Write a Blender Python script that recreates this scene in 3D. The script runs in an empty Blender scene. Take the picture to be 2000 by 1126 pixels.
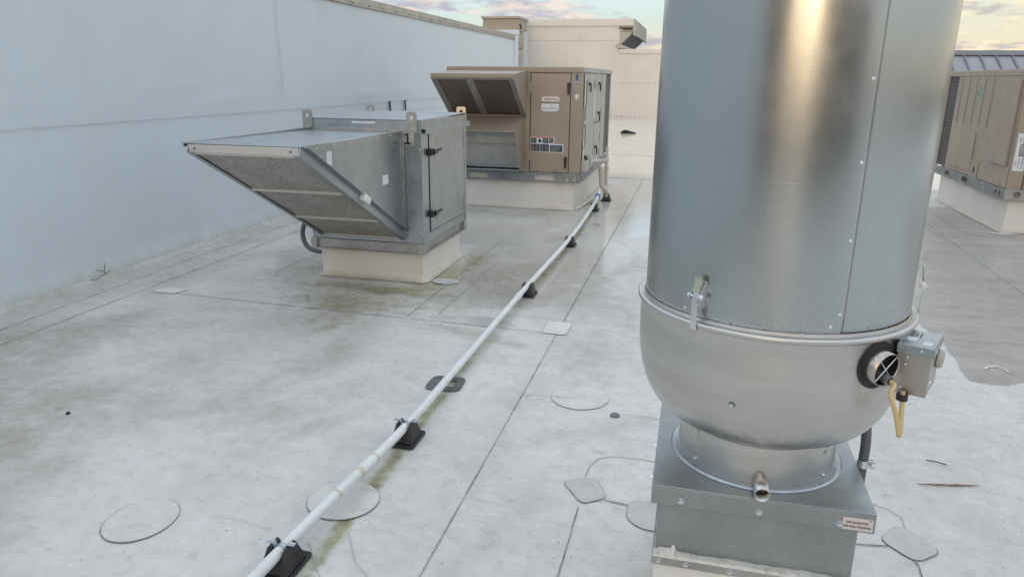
import bpy, bmesh, math, random
import numpy as np
from mathutils import Vector, Matrix
random.seed(7)
S = bpy.context.scene
C = S.collection
R = math.radians

# ---------------------------------------------------------------- camera
cd = bpy.data.cameras.new('camera'); cam = bpy.data.objects.new('camera', cd); C.objects.link(cam)
FPX, PITCH, YAW, ROLL = 1419.255, 0.282508828, -0.242231657, -0.0104468857
fw = Vector((math.sin(YAW)*math.cos(PITCH), math.cos(YAW)*math.cos(PITCH), -math.sin(PITCH)))
rt = Vector((math.cos(YAW), -math.sin(YAW), 0)); dn = fw.cross(rt)
c_, s_ = math.cos(ROLL), math.sin(ROLL)
rt2 = rt*c_ + dn*s_; dn2 = dn*c_ - rt*s_
mw = Matrix.Identity(4)
for i in range(3):
    mw[i][0] = rt2[i]; mw[i][1] = -dn2[i]; mw[i][2] = -fw[i]
mw[0][3], mw[1][3], mw[2][3] = 0, 0, 1.4
cam.matrix_world = mw
cd.sensor_width = 36; cd.lens = FPX/2000*36; cd.clip_start = 0.02; cd.clip_end = 3000
S.camera = cam
S.render.resolution_x = 1024; S.render.resolution_y = 576

# ---------------------------------------------------------------- exposure, sun, sky
S.view_settings.view_transform = 'Standard'; S.view_settings.look = 'None'
S.view_settings.exposure = 1.20; S.view_settings.gamma = 1; S.view_settings.use_curve_mapping = False
SUN_EL, SUN_AZ = R(7), R(183)          # azimuth clockwise from +Y: low, straight behind the camera
sd = bpy.data.lights.new('sun', 'SUN'); sun = bpy.data.objects.new('sun', sd); C.objects.link(sun)
sd.energy = 0.15; sd.angle = R(16); sd.color = (1.0, 0.74, 0.48)
to_sun = Vector((math.sin(SUN_AZ)*math.cos(SUN_EL), math.cos(SUN_AZ)*math.cos(SUN_EL), math.sin(SUN_EL)))
sun.rotation_euler = to_sun.to_track_quat('Z', 'Y').to_euler()

W = bpy.data.worlds.new('World'); S.world = W; W.use_nodes = True
nt = W.node_tree; N = nt.nodes; L = nt.links; N.clear()
def wn(t, **k):
    n = N.new(t)
    for a, b in k.items(): setattr(n, a, b)
    return n
out = wn('ShaderNodeOutputWorld'); bg = wn('ShaderNodeBackground'); L.new(bg.outputs[0], out.inputs[0])
sky = wn('ShaderNodeTexSky', sky_type='NISHITA', sun_disc=False, sun_elevation=SUN_EL, sun_rotation=SUN_AZ, altitude=50, air_density=1.0, dust_density=2.0, ozone_density=2.0)
tc = wn('ShaderNodeTexCoord'); sep = wn('ShaderNodeSeparateXYZ'); L.new(tc.outputs['Generated'], sep.inputs[0])
def wm(op, a, b=None, clamp=False):
    n = wn('ShaderNodeMath', operation=op, use_clamp=clamp)
    for i, v in enumerate((a, b)):
        if v is None: continue
        if isinstance(v, (int, float)): n.inputs[i].default_value = v
        else: L.new(v, n.inputs[i])
    return n.outputs[0]
zc = wm('MAXIMUM', sep.outputs[2], 0.0)
den = wm('ADD', zc, 0.19)
cx = wm('DIVIDE', sep.outputs[0], den); cy = wm('DIVIDE', sep.outputs[1], den)
comb = wn('ShaderNodeCombineXYZ'); L.new(cx, comb.inputs[0]); L.new(cy, comb.inputs[1])
n1 = wn('ShaderNodeTexNoise'); n1.inputs['Scale'].default_value = 2.2; n1.inputs['Detail'].default_value = 8; n1.inputs['Roughness'].default_value = .58; n1.inputs['Distortion'].default_value = .35
L.new(comb.outputs[0], n1.inputs['Vector'])
n2 = wn('ShaderNodeTexNoise'); n2.inputs['Scale'].default_value = 5.5; n2.inputs['Detail'].default_value = 7; n2.inputs['Roughness'].default_value = .55
L.new(comb.outputs[0], n2.inputs['Vector'])
def ramp(src, stops):
    r = wn('ShaderNodeValToRGB'); L.new(src, r.inputs[0]); e = r.color_ramp.elements
    e[0].position, e[0].color = stops[0][0], (*stops[0][1], 1); e[1].position, e[1].color = stops[-1][0], (*stops[-1][1], 1)
    for p, c in stops[1:-1]:
        q = e.new(p); q.color = (*c, 1)
    return r.outputs[0]
def mixc(f, a, b, mode='MIX'):
    m = wn('ShaderNodeMix', data_type='RGBA', blend_type=mode)
    for i, v in ((0, f), (6, a), (7, b)):
        if isinstance(v, (int, float)): m.inputs[i].default_value = v
        elif isinstance(v, tuple): m.inputs[i].default_value = (*v, 1)
        else: L.new(v, m.inputs[i])
    return m.outputs[2]
# thin high veil of evening haze: cream at the horizon, mint, then blue-grey overhead
veil = ramp(zc, [(0.0, (.43, .36, .25)), (.035, (.39, .365, .28)), (.075, (.32, .375, .36)), (.17, (.37, .47, .55)), (.32, (.48, .575, .66)), (1.0, (.58, .69, .81))])
skys = wn('ShaderNodeVectorMath', operation='SCALE'); L.new(sky.outputs[0], skys.inputs[0]); skys.inputs['Scale'].default_value = 0.10
base = mixc(.85, skys.outputs[0], veil)
# the west glow behind the camera, and a warmer patch ahead on the right
dotn = wn('ShaderNodeVectorMath', operation='DOT_PRODUCT'); L.new(tc.outputs['Generated'], dotn.inputs[0]); dotn.inputs[1].default_value = (to_sun.x, to_sun.y, 0.08)
glow = wm('POWER', wm('MAXIMUM', dotn.outputs['Value'], 0), 6.0)
glow = wm('MULTIPLY', glow, wm('SUBTRACT', 1.0, wm('MULTIPLY', zc, 1.6), True))
dot2 = wn('ShaderNodeVectorMath', operation='DOT_PRODUCT'); L.new(tc.outputs['Generated'], dot2.inputs[0]); dot2.inputs[1].default_value = (.52, .85, .08)
glow2 = wm('POWER', wm('MAXIMUM', dot2.outputs['Value'], 0), 14.0)
base = mixc(wm('MULTIPLY', glow, .85), base, (.85, .58, .30))
base = mixc(wm('MULTIPLY', glow2, .65), base, (.45, .38, .25))
cl = ramp(n1.outputs[0], [(0.0, (0, 0, 0)), (.465, (0, 0, 0)), (.55, (1, 1, 1)), (1, (1, 1, 1))])
dark = mixc(glow2, (.215, .21, .25), (.27, .255, .22))
light = mixc(glow2, (.42, .35, .31), (.62, .52, .31))
ccol = mixc(ramp(n2.outputs[0], [(0, (0, 0, 0)), (.42, (0, 0, 0)), (.62, (1, 1, 1)), (1, (1, 1, 1))]), dark, light)
ccol = mixc(wm('MULTIPLY', glow, .8), ccol, (.85, .55, .30))
fin = mixc(wm('MULTIPLY', cl, .85), base, ccol)
low = wm('LESS_THAN', sep.outputs[2], -0.002)
fin = mixc(low, fin, (.20, .19, .18))
L.new(fin, bg.inputs[0]); bg.inputs[1].default_value = 1.0

# ---------------------------------------------------------------- helpers
def root(name, label, cat, loc=(0, 0, 0), group=None, kind=None):
    o = bpy.data.objects.new(name, None); C.objects.link(o); o.location = loc; o.empty_display_size = .1
    tag(o, label, cat, group, kind); return o
def tag(o, label=None, cat=None, group=None, kind=None):
    if label: o['label'] = label
    if cat: o['category'] = cat
    if group: o['group'] = group
    if kind: o['kind'] = kind
    return o
def wloc(o):
    v = Vector(o.location)
    while o.parent: o = o.parent; v += Vector(o.location)
    return v
class MB:
    def __init__(s): s.bm = bmesh.new(); s.sm = False
    def face(s, vs):
        return s.bm.faces.new([s.bm.verts.new(v) for v in vs])
    def box(s, x0, x1, y0, y1, z0, z1, rot=None, piv=None):
        v = [Vector((x, y, z)) for x in (x0, x1) for y in (y0, y1) for z in (z0, z1)]
        if rot is not None:
            p = Vector(piv) if piv is not None else Vector(((x0+x1)/2, (y0+y1)/2, (z0+z1)/2)); v = [p + rot @ (q-p) for q in v]
        b = [s.bm.verts.new(q) for q in v]
        for f in ((0,1,3,2),(4,6,7,5),(0,4,5,1),(2,3,7,6),(0,2,6,4),(1,5,7,3)): s.bm.faces.new([b[i] for i in f])
        return s
    def obox(s, c, ax, ay, az, hx, hy, hz):
        c = Vector(c); b = []
        for i in (-1, 1):
            for j in (-1, 1):
                for k in (-1, 1): b.append(s.bm.verts.new(c + ax*(hx*i) + ay*(hy*j) + az*(hz*k)))
        for f in ((0,1,3,2),(4,6,7,5),(0,4,5,1),(2,3,7,6),(0,2,6,4),(1,5,7,3)): s.bm.faces.new([b[i] for i in f])
        return s
    def prism(s, pts, d):
        "polygon (3D points) extruded by vector d"
        d = Vector(d); a = [s.bm.verts.new(p) for p in pts]; b = [s.bm.verts.new(Vector(p)+d) for p in pts]; n = len(a)
        s.bm.faces.new(a); s.bm.faces.new(b[::-1])
        for i in range(n): s.bm.faces.new([a[i], b[i], b[(i+1) % n], a[(i+1) % n]])
        return s
    def cyl(s, p0, p1, r0, r1=None, n=20, caps=True):
        p0 = Vector(p0); p1 = Vector(p1); r1 = r0 if r1 is None else r1
        q = (p1-p0).to_track_quat('Z', 'Y'); A = []; B = []
        for i in range(n):
            t = 2*math.pi*i/n; d = q @ Vector((math.cos(t), math.sin(t), 0))
            A.append(s.bm.verts.new(p0+d*r0)); B.append(s.bm.verts.new(p1+d*r1))
        for i in range(n): s.bm.faces.new([A[i], A[(i+1) % n], B[(i+1) % n], B[i]])
        if caps: s.bm.faces.new(A[::-1]); s.bm.faces.new(B)
        return s
    def lathe(s, c, prof, n=96, axis=None, closed=False):
        c = Vector(c); q = (Vector(axis).to_track_quat('Z', 'Y') if axis is not None else None); rings = []
        for r, z in prof:
            ring = []
            for i in range(n):
                t = 2*math.pi*i/n; d = Vector((r*math.cos(t), r*math.sin(t), z))
                if q: d = q @ d
                ring.append(s.bm.verts.new(c+d))
            rings.append(ring)
        m = len(rings)
        for k in range(m if closed else m-1):
            a, b = rings[k], rings[(k+1) % m]
            for i in range(n): s.bm.faces.new([a[i], a[(i+1) % n], b[(i+1) % n], b[i]])
        return s
    def tube(s, pts, r, n=12, caps=True):
        pts = [Vector(p) for p in pts]; rings = []; prev = None
        for i, p in enumerate(pts):
            t = (pts[min(i+1, len(pts)-1)] - pts[max(i-1, 0)]).normalized()
            if prev is None:
                u = t.orthogonal().normalized()
            else: u = (prev - t*prev.dot(t)).normalized()
            prev = u; w = t.cross(u); rr = r[i] if isinstance(r, (list, tuple)) else r
            rings.append([s.bm.verts.new(p + u*math.cos(2*math.pi*k/n)*rr + w*math.sin(2*math.pi*k/n)*rr) for k in range(n)])
        for a, b in zip(rings, rings[1:]):
            for i in range(n): s.bm.faces.new([a[i], a[(i+1) % n], b[(i+1) % n], b[i]])
        if caps: s.bm.faces.new(rings[0][::-1]); s.bm.faces.new(rings[-1])
        return s
    def plate(s, outer, holes, O, U, V, Nn, th):
        "2D outline with holes, in the frame O + u U + v V, extruded along Nn by th"
        O = Vector(O); U = Vector(U); V = Vector(V); Nn = Vector(Nn)
        t = bmesh.new(); es = []
        for loop in [outer]+holes:
            vs = [t.verts.new(O+U*u+V*v) for u, v in loop]
            for i in range(len(vs)): es.append(t.edges.new((vs[i], vs[(i+1) % len(vs)])))
        bmesh.ops.triangle_fill(t, use_beauty=True, edges=es, normal=Nn)
        g = bmesh.ops.extrude_face_region(t, geom=t.faces[:])
        bmesh.ops.translate(t, vec=Nn*th, verts=[e for e in g['geom'] if isinstance(e, bmesh.types.BMVert)])
        mp = {v: s.bm.verts.new(v.co) for v in t.verts}
        for f in t.faces:
            try: s.bm.faces.new([mp[v] for v in f.verts])
            except ValueError: pass
        t.free(); return s
    def build(s, name, m, parent=None, bevel=0, smooth=35, recalc=True):
        if recalc: bmesh.ops.recalc_face_normals(s.bm, faces=s.bm.faces[:])
        me = bpy.data.meshes.new(name)
        if parent is not None: bmesh.ops.translate(s.bm, vec=-wloc(parent), verts=s.bm.verts[:])
        s.bm.to_mesh(me); s.bm.free()
        for p in me.polygons: p.use_smooth = True
        me.set_sharp_from_angle(angle=R(smooth))
        o = bpy.data.objects.new(name, me); C.objects.link(o); o.parent = parent
        me.materials.append(m)
        if bevel:
            b = o.modifiers.new('bevel', 'BEVEL'); b.width = bevel; b.segments = 2; b.limit_method = 'ANGLE'; b.angle_limit = R(40)
        return o
def circ(u, v, r, n=18, k=1.0): return [(u+r*math.cos(2*math.pi*i/n), v+r*k*math.sin(2*math.pi*i/n)) for i in range(n)]
def rrect(u0, u1, v0, v1, r, n=4):
    P = []
    for (a, b, t0) in ((u1-r, v1-r, 0), (u0+r, v1-r, 90), (u0+r, v0+r, 180), (u1-r, v0+r, 270)):
        for i in range(n+1): t = R(t0+90*i/n); P.append((a+r*math.cos(t), b+r*math.sin(t)))
    return P
X, Y, Z = Vector((1, 0, 0)), Vector((0, 1, 0)), Vector((0, 0, 1))

# ---------------------------------------------------------------- materials
def mat(name, col, rough=.5, metal=0.0, var=.12, vscale=3.0, dirt=None, dirt_amt=0.0, dirt_scale=1.2, bump=0.0, bscale=60, rvar=.08, aniso=0, stretch=(1, 1, 1), spec=.5, spangle=0, streak=0, foot=None, drips=None):
    m = bpy.data.materials.new(name); m.use_nodes = True; t = m.node_tree; p = t.nodes['Principled BSDF']
    g = t.nodes.new('ShaderNodeNewGeometry'); mp = t.nodes.new('ShaderNodeMapping'); t.links.new(g.outputs['Position'], mp.inputs[0]); mp.inputs['Scale'].default_value = stretch
    def noise(sc, det=6, ro=.6):
        n = t.nodes.new('ShaderNodeTexNoise'); n.inputs['Scale'].default_value = sc; n.inputs['Detail'].default_value = det; n.inputs['Roughness'].default_value = ro; t.links.new(mp.outputs[0], n.inputs[0]); return n.outputs[0]
    def mr(src, a, b, c, d):
        n = t.nodes.new('ShaderNodeMapRange'); t.links.new(src, n.inputs[0])
        for i, v in enumerate((a, b, c, d)): n.inputs[i+1].default_value = v
        return n.outputs[0]
    def mx(f, a, b, mode='MIX'):
        n = t.nodes.new('ShaderNodeMix'); n.data_type = 'RGBA'; n.blend_type = mode
        for i, v in ((0, f), (6, a), (7, b)):
            if isinstance(v, (int, float)): n.inputs[i].default_value = v
            elif isinstance(v, tuple): n.inputs[i].default_value = (*v, 1)
            else: t.links.new(v, n.inputs[i])
        return n.outputs[2]
    nv = noise(vscale)
    c0 = tuple(x*(1-var) for x in col); c1 = tuple(min(1, x*(1+var)) for x in col)
    colr = mx(mr(nv, .3, .7, 0, 1), c0, c1)
    if spangle:
        v = t.nodes.new('ShaderNodeTexVoronoi'); v.inputs['Scale'].default_value = spangle; t.links.new(mp.outputs[0], v.inputs['Vector'])
        sp = t.nodes.new('ShaderNodeSeparateColor'); t.links.new(v.outputs['Color'], sp.inputs[0])
        colr = mx(mr(sp.outputs[0], 0, 1, 0, .28), colr, tuple(x*.62 for x in col))
    if dirt:
        colr = mx(mr(noise(dirt_scale, 9, .68), .48, .75, 0, dirt_amt), colr, dirt)
    if streak:
        mp2 = t.nodes.new('ShaderNodeMapping'); t.links.new(g.outputs['Position'], mp2.inputs[0]); mp2.inputs['Scale'].default_value = (9, 9, .5)
        n = t.nodes.new('ShaderNodeTexNoise'); n.inputs['Scale'].default_value = 2.2; n.inputs['Detail'].default_value = 5; t.links.new(mp2.outputs[0], n.inputs[0])
        colr = mx(mr(n.outputs[0], .5, .78, 0, streak), colr, tuple(x*.55 for x in col))
    if foot or drips:
        sx_ = t.nodes.new('ShaderNodeSeparateXYZ'); t.links.new(g.outputs['Position'], sx_.inputs[0])
    if foot:
        ad = t.nodes.new('ShaderNodeMath'); ad.operation = 'MULTIPLY_ADD'; t.links.new(noise(5, 7, .7), ad.inputs[0]); ad.inputs[1].default_value = -foot[0]*1.6; t.links.new(sx_.outputs[2], ad.inputs[2])
        colr = mx(mr(ad.outputs[0], -foot[0]*.85, foot[0]*.15, foot[2], 0), colr, foot[1])
    if drips:
        mp3 = t.nodes.new('ShaderNodeMapping'); t.links.new(g.outputs['Position'], mp3.inputs[0]); mp3.inputs['Scale'].default_value = (38, 38, 5)
        n3 = t.nodes.new('ShaderNodeTexNoise'); n3.inputs['Scale'].default_value = 1.6; n3.inputs['Detail'].default_value = 3; n3.inputs['Distortion'].default_value = .6; t.links.new(mp3.outputs[0], n3.inputs[0])
        zz_ = mx(mr(sx_.outputs[2], drips[0], drips[0]+.02, 0, 1), (0, 0, 0), mx(mr(sx_.outputs[2], drips[1]-.03, drips[1], 0, 1), (1, 1, 1), (0, 0, 0)))
        k3 = mx(1.0, zz_, mx(mr(n3.outputs[0], .56, .62, 0, .55), (0, 0, 0), (1, 1, 1)), 'MULTIPLY')
        colr = mx(k3, colr, (.74, .74, .73))
    t.links.new(colr, p.inputs['Base Color'])
    t.links.new(mr(noise(vscale*2.7), .3, .7, max(.02, rough-rvar), rough+rvar), p.inputs['Roughness'])
    p.inputs['Metallic'].default_value = metal; p.inputs['Specular IOR Level'].default_value = spec
    if aniso:
        p.inputs['Anisotropic'].default_value = aniso
        tg = t.nodes.new('ShaderNodeTangent'); tg.direction_type = 'RADIAL'; tg.axis = 'Z'; t.links.new(tg.outputs[0], p.inputs['Tangent'])
    if bump:
        b = t.nodes.new('ShaderNodeBump'); b.inputs['Strength'].default_value = 1; b.inputs['Distance'].default_value = bump
        t.links.new(noise(bscale, 4, .6), b.inputs['Height']); t.links.new(b.outputs[0], p.inputs['Normal'])
    return m
M = {}
M['galv'] = mat('galvanised_steel', (.42, .46, .485), .34, 1.0, .10, 4, (.30, .31, .31), .35, 3, .0004, 14, spangle=160)
M['galv_dull'] = mat('dull_galvanised_steel', (.45, .455, .44), .44, .85, .12, 5, (.22, .21, .20), .5, 4, .0004, 20, spangle=120)
M['galv_band'] = mat('rolled_galvanised_sheet', (.52, .55, .55), .24, 1.0, .06, 2, (.44, .46, .45), .30, 2.2, .00012, 6, aniso=.6, spangle=520, rvar=.05)
M['galv_sunlit'] = mat('zinc_with_painted_sun', (.88, .72, .44), .5, .35, .04, 5)  # lug metal with the warm sunlight painted into its colour
M['fan_base'] = mat('mill_finish_base_metal', (.36, .38, .38), .38, .9, .10, 5, (.24, .25, .24), .5, 4, .0003, 120, spangle=300)
M['alu'] = mat('spun_aluminium', (.60, .585, .56), .36, 1.0, .05, 3, (.52, .51, .49), .4, 4, .00022, 70, stretch=(1, 1, 9), aniso=.35, drips=(.575, .655))
M['lip'] = mat('pale_anodised_trim', (.62, .59, .54), .38, .45, .05, 8)
M['alu_bright'] = mat('bright_aluminium', (.80, .78, .75), .28, 1.0, .05, 8)
M['steel_box'] = mat('brushed_steel', (.48, .45, .41), .36, 1.0, .08, 5, (.33, .31, .29), .4, 9, .0002, 180)
M['bolt'] = mat('zinc_bolt', (.74, .76, .77), .26, 1.0, .05, 20)
M['yzinc'] = mat('yellow_zinc_plate', (.58, .62, .46), .38, .9, .06, 20)
M['beige'] = mat('tan_painted_steel', (.325, .27, .212), .42, 0, .05, 2, (.25, .21, .17), .5, 2.5, .0003, 40)
M['beige2'] = mat('tan_weathered_panel', (.33, .278, .220), .45, 0, .06, 2, (.24, .22, .19), .5, 2.5, .0004, 12)
M['beige_dark'] = mat('dark_tan_lining', (.20, .18, .155), .6, 0, .08, 4)
M['panelgrey'] = mat('pale_grey_painted_panel', (.42, .41, .37), .42, 0, .05, 3, (.28, .27, .24), .4, 4)
M['rail'] = mat('base_rail_zinc', (.27, .285, .29), .5, .6, .18, 6, (.13, .13, .13), .6, 5)
M['black'] = mat('black_rubber', (.018, .018, .02), .5, 0, .3, 20, (.07, .065, .06), .35, 18, .0004, 90)
M['blackpl'] = mat('black_plastic', (.015, .015, .017), .38, 0, .2, 30)
M['pvc'] = mat('white_pvc', (.72, .73, .72), .32, 0, .03, 4, (.50, .47, .40), .35, 9)
M['pvc_old'] = mat('weathered_pvc', (.56, .53, .47), .5, 0, .06, 8, (.34, .30, .25), .5, 9)
M['glue'] = mat('dried_pipe_cement', (.60, .54, .36), .5, 0, .2, 60, (.72, .70, .64), .6, 70)
M['curb'] = mat('curb_membrane', (.72, .69, .63), .5, 0, .03, 3, (.58, .53, .43), .25, 2.2, .0022, 5, foot=(.05, (.40, .32, .20), .6))
M['wallm'] = mat('wall_membrane', (.635, .695, .735), .48, 0, .025, .9, (.57, .60, .615), .35, 1.7, .0010, 9, streak=.04, foot=(.14, (.40, .41, .31), .65))
M['farwall'] = mat('far_wall_membrane', (.74, .70, .63), .55, 0, .03, .6, (.50, .46, .39), .4, .8, .002, 2, streak=.15)
M['cornice'] = mat('tan_stucco', (.42, .36, .285), .8, 0, .06, 3, (.25, .21, .17), .5, 2)
M['cornice_light'] = mat('pale_stucco', (.50, .47, .41), .8, 0, .06, 3, (.28, .25, .21), .6, 3)
M['soot'] = mat('water_stained_stucco', (.05, .042, .036), .9, 0, .5, 12, (.22, .16, .12), .6, 9)
M['seamroof'] = mat('violet_grey_metal_roof', (.285, .28, .30), .45, .1, .05, 2)
M['seamroofd'] = mat('dark_violet_grey_trim', (.165, .16, .172), .5, .1, .05, 2)
M['seam'] = mat('seam_dirt_line', (.13, .13, .13), .7, 0, .5, 30, (.46, .46, .46), .95, 11)
M['seamsoft'] = mat('faint_seam_line', (.36, .36, .35), .6, 0, .3, 20, (.58, .585, .58), .95, 7)
M['wallseam'] = mat('wall_seam_line', (.50, .525, .54), .6, 0, .1, 20, (.60, .63, .65), .9, 5)
M['sealant'] = mat('old_white_sealant', (.66, .64, .57), .5, 0, .08, 30, (.28, .24, .18), .6, 40, .003, 80)
M['paper'] = mat('white_sticker', (.68, .70, .72), .45, 0, .05, 30)
M['pink'] = mat('pale_pink_label', (.66, .58, .54), .45, 0, .04, 40)
M['ink'] = mat('black_print', (.02, .02, .022), .5, 0, .2, 30)
M['decal_dark'] = mat('dark_decal', (.035, .04, .05), .4, 0, .2, 30)
M['decal_grey'] = mat('grey_decal_print', (.24, .24, .25), .5, 0, .2, 50)
M['blue'] = mat('blue_decal', (.03, .085, .22), .4, 0, .15, 30)
M['bluering'] = mat('blue_primer_ring', (.03, .20, .55), .4, 0, .15, 30)
M['red'] = mat('red_print', (.42, .03, .035), .4, 0, .1, 30)
M['green'] = mat('green_sticker', (.06, .24, .17), .5, 0, .3, 60)
M['coil'] = mat('coil_fins', (.10, .088, .08), .55, .3, .3, 8, (.10, .085, .07), .5, 6)
M['hose'] = mat('grey_conduit', (.10, .105, .115), .45, 0, .1, 30)
M['cable'] = mat('cream_cable', (.62, .47, .22), .5, 0, .08, 40, (.42, .32, .16), .5, 60)
M['twig'] = mat('dry_twig', (.07, .05, .035), .8, 0, .3, 40)
M['rust'] = mat('rusty_split', (.16, .07, .035), .8, 0, .4, 60, (.42, .36, .30), .6, 50)
M['tar'] = mat('old_mastic_residue', (.11, .105, .10), .75, 0, .35, 40, (.36, .355, .34), .8, 45, .003, 70)
M['lead'] = mat('grey_disc', (.15, .16, .175), .6, 0, .2, 40)
M['sand'] = mat('distant_ground', (.20, .19, .16), .9, 0, .2, .05)
M['tape'] = mat('white_plastic_clip', (.72, .72, .70), .35, 0, .05, 30)

def filter_mat(name, col, sc, metal=.7):
    m = bpy.data.materials.new(name); m.use_nodes = True; t = m.node_tree; p = t.nodes['Principled BSDF']
    tc = t.nodes.new('ShaderNodeTexCoord'); w1 = t.nodes.new('ShaderNodeTexWave'); w1.bands_direction = 'X'; w1.inputs['Scale'].default_value = sc; w1.inputs['Distortion'].default_value = 1.3; w1.inputs['Detail'].default_value = 2; w1.inputs['Detail Scale'].default_value = 2
    w2 = t.nodes.new('ShaderNodeTexNoise'); w2.inputs['Scale'].default_value = sc*2.2; w2.inputs['Detail'].default_value = 3
    w3 = t.nodes.new('ShaderNodeTexNoise'); w3.inputs['Scale'].default_value = 5; w3.inputs['Detail'].default_value = 6
    for w in (w1, w2, w3): t.links.new(tc.outputs['Object'], w.inputs[0])
    a = t.nodes.new('ShaderNodeMath'); a.operation = 'MULTIPLY'; t.links.new(w1.outputs['Fac'], a.inputs[0]); t.links.new(w2.outputs[0], a.inputs[1])
    r = t.nodes.new('ShaderNodeValToRGB'); t.links.new(a.outputs[0], r.inputs[0])
    r.color_ramp.elements[0].position = .1; r.color_ramp.elements[0].color = (*[x*.30 for x in col], 1)
    r.color_ramp.elements[1].position = .5; r.color_ramp.elements[1].color = (*[x*1.35 for x in col], 1)
    mm = t.nodes.new('ShaderNodeMix'); mm.data_type = 'RGBA'; mm.blend_type = 'MULTIPLY'; mm.inputs[0].default_value = .5
    t.links.new(r.outputs[0], mm.inputs[6]); t.links.new(w3.outputs[0], mm.inputs[7]); t.links.new(mm.outputs[2], p.inputs['Base Color'])
    p.inputs['Metallic'].default_value = metal; p.inputs['Roughness'].default_value = .5
    b = t.nodes.new('ShaderNodeBump'); b.inputs['Distance'].default_value = .004; t.links.new(a.outputs[0], b.inputs['Height']); t.links.new(b.outputs[0], p.inputs['Normal'])
    return m
M['mesh'] = filter_mat('aluminium_filter_mesh', (.62, .60, .57), 22, .25)
M['mesh_dark'] = filter_mat('dirty_filter_mesh', (.25, .215, .185), 30, .3)

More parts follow.
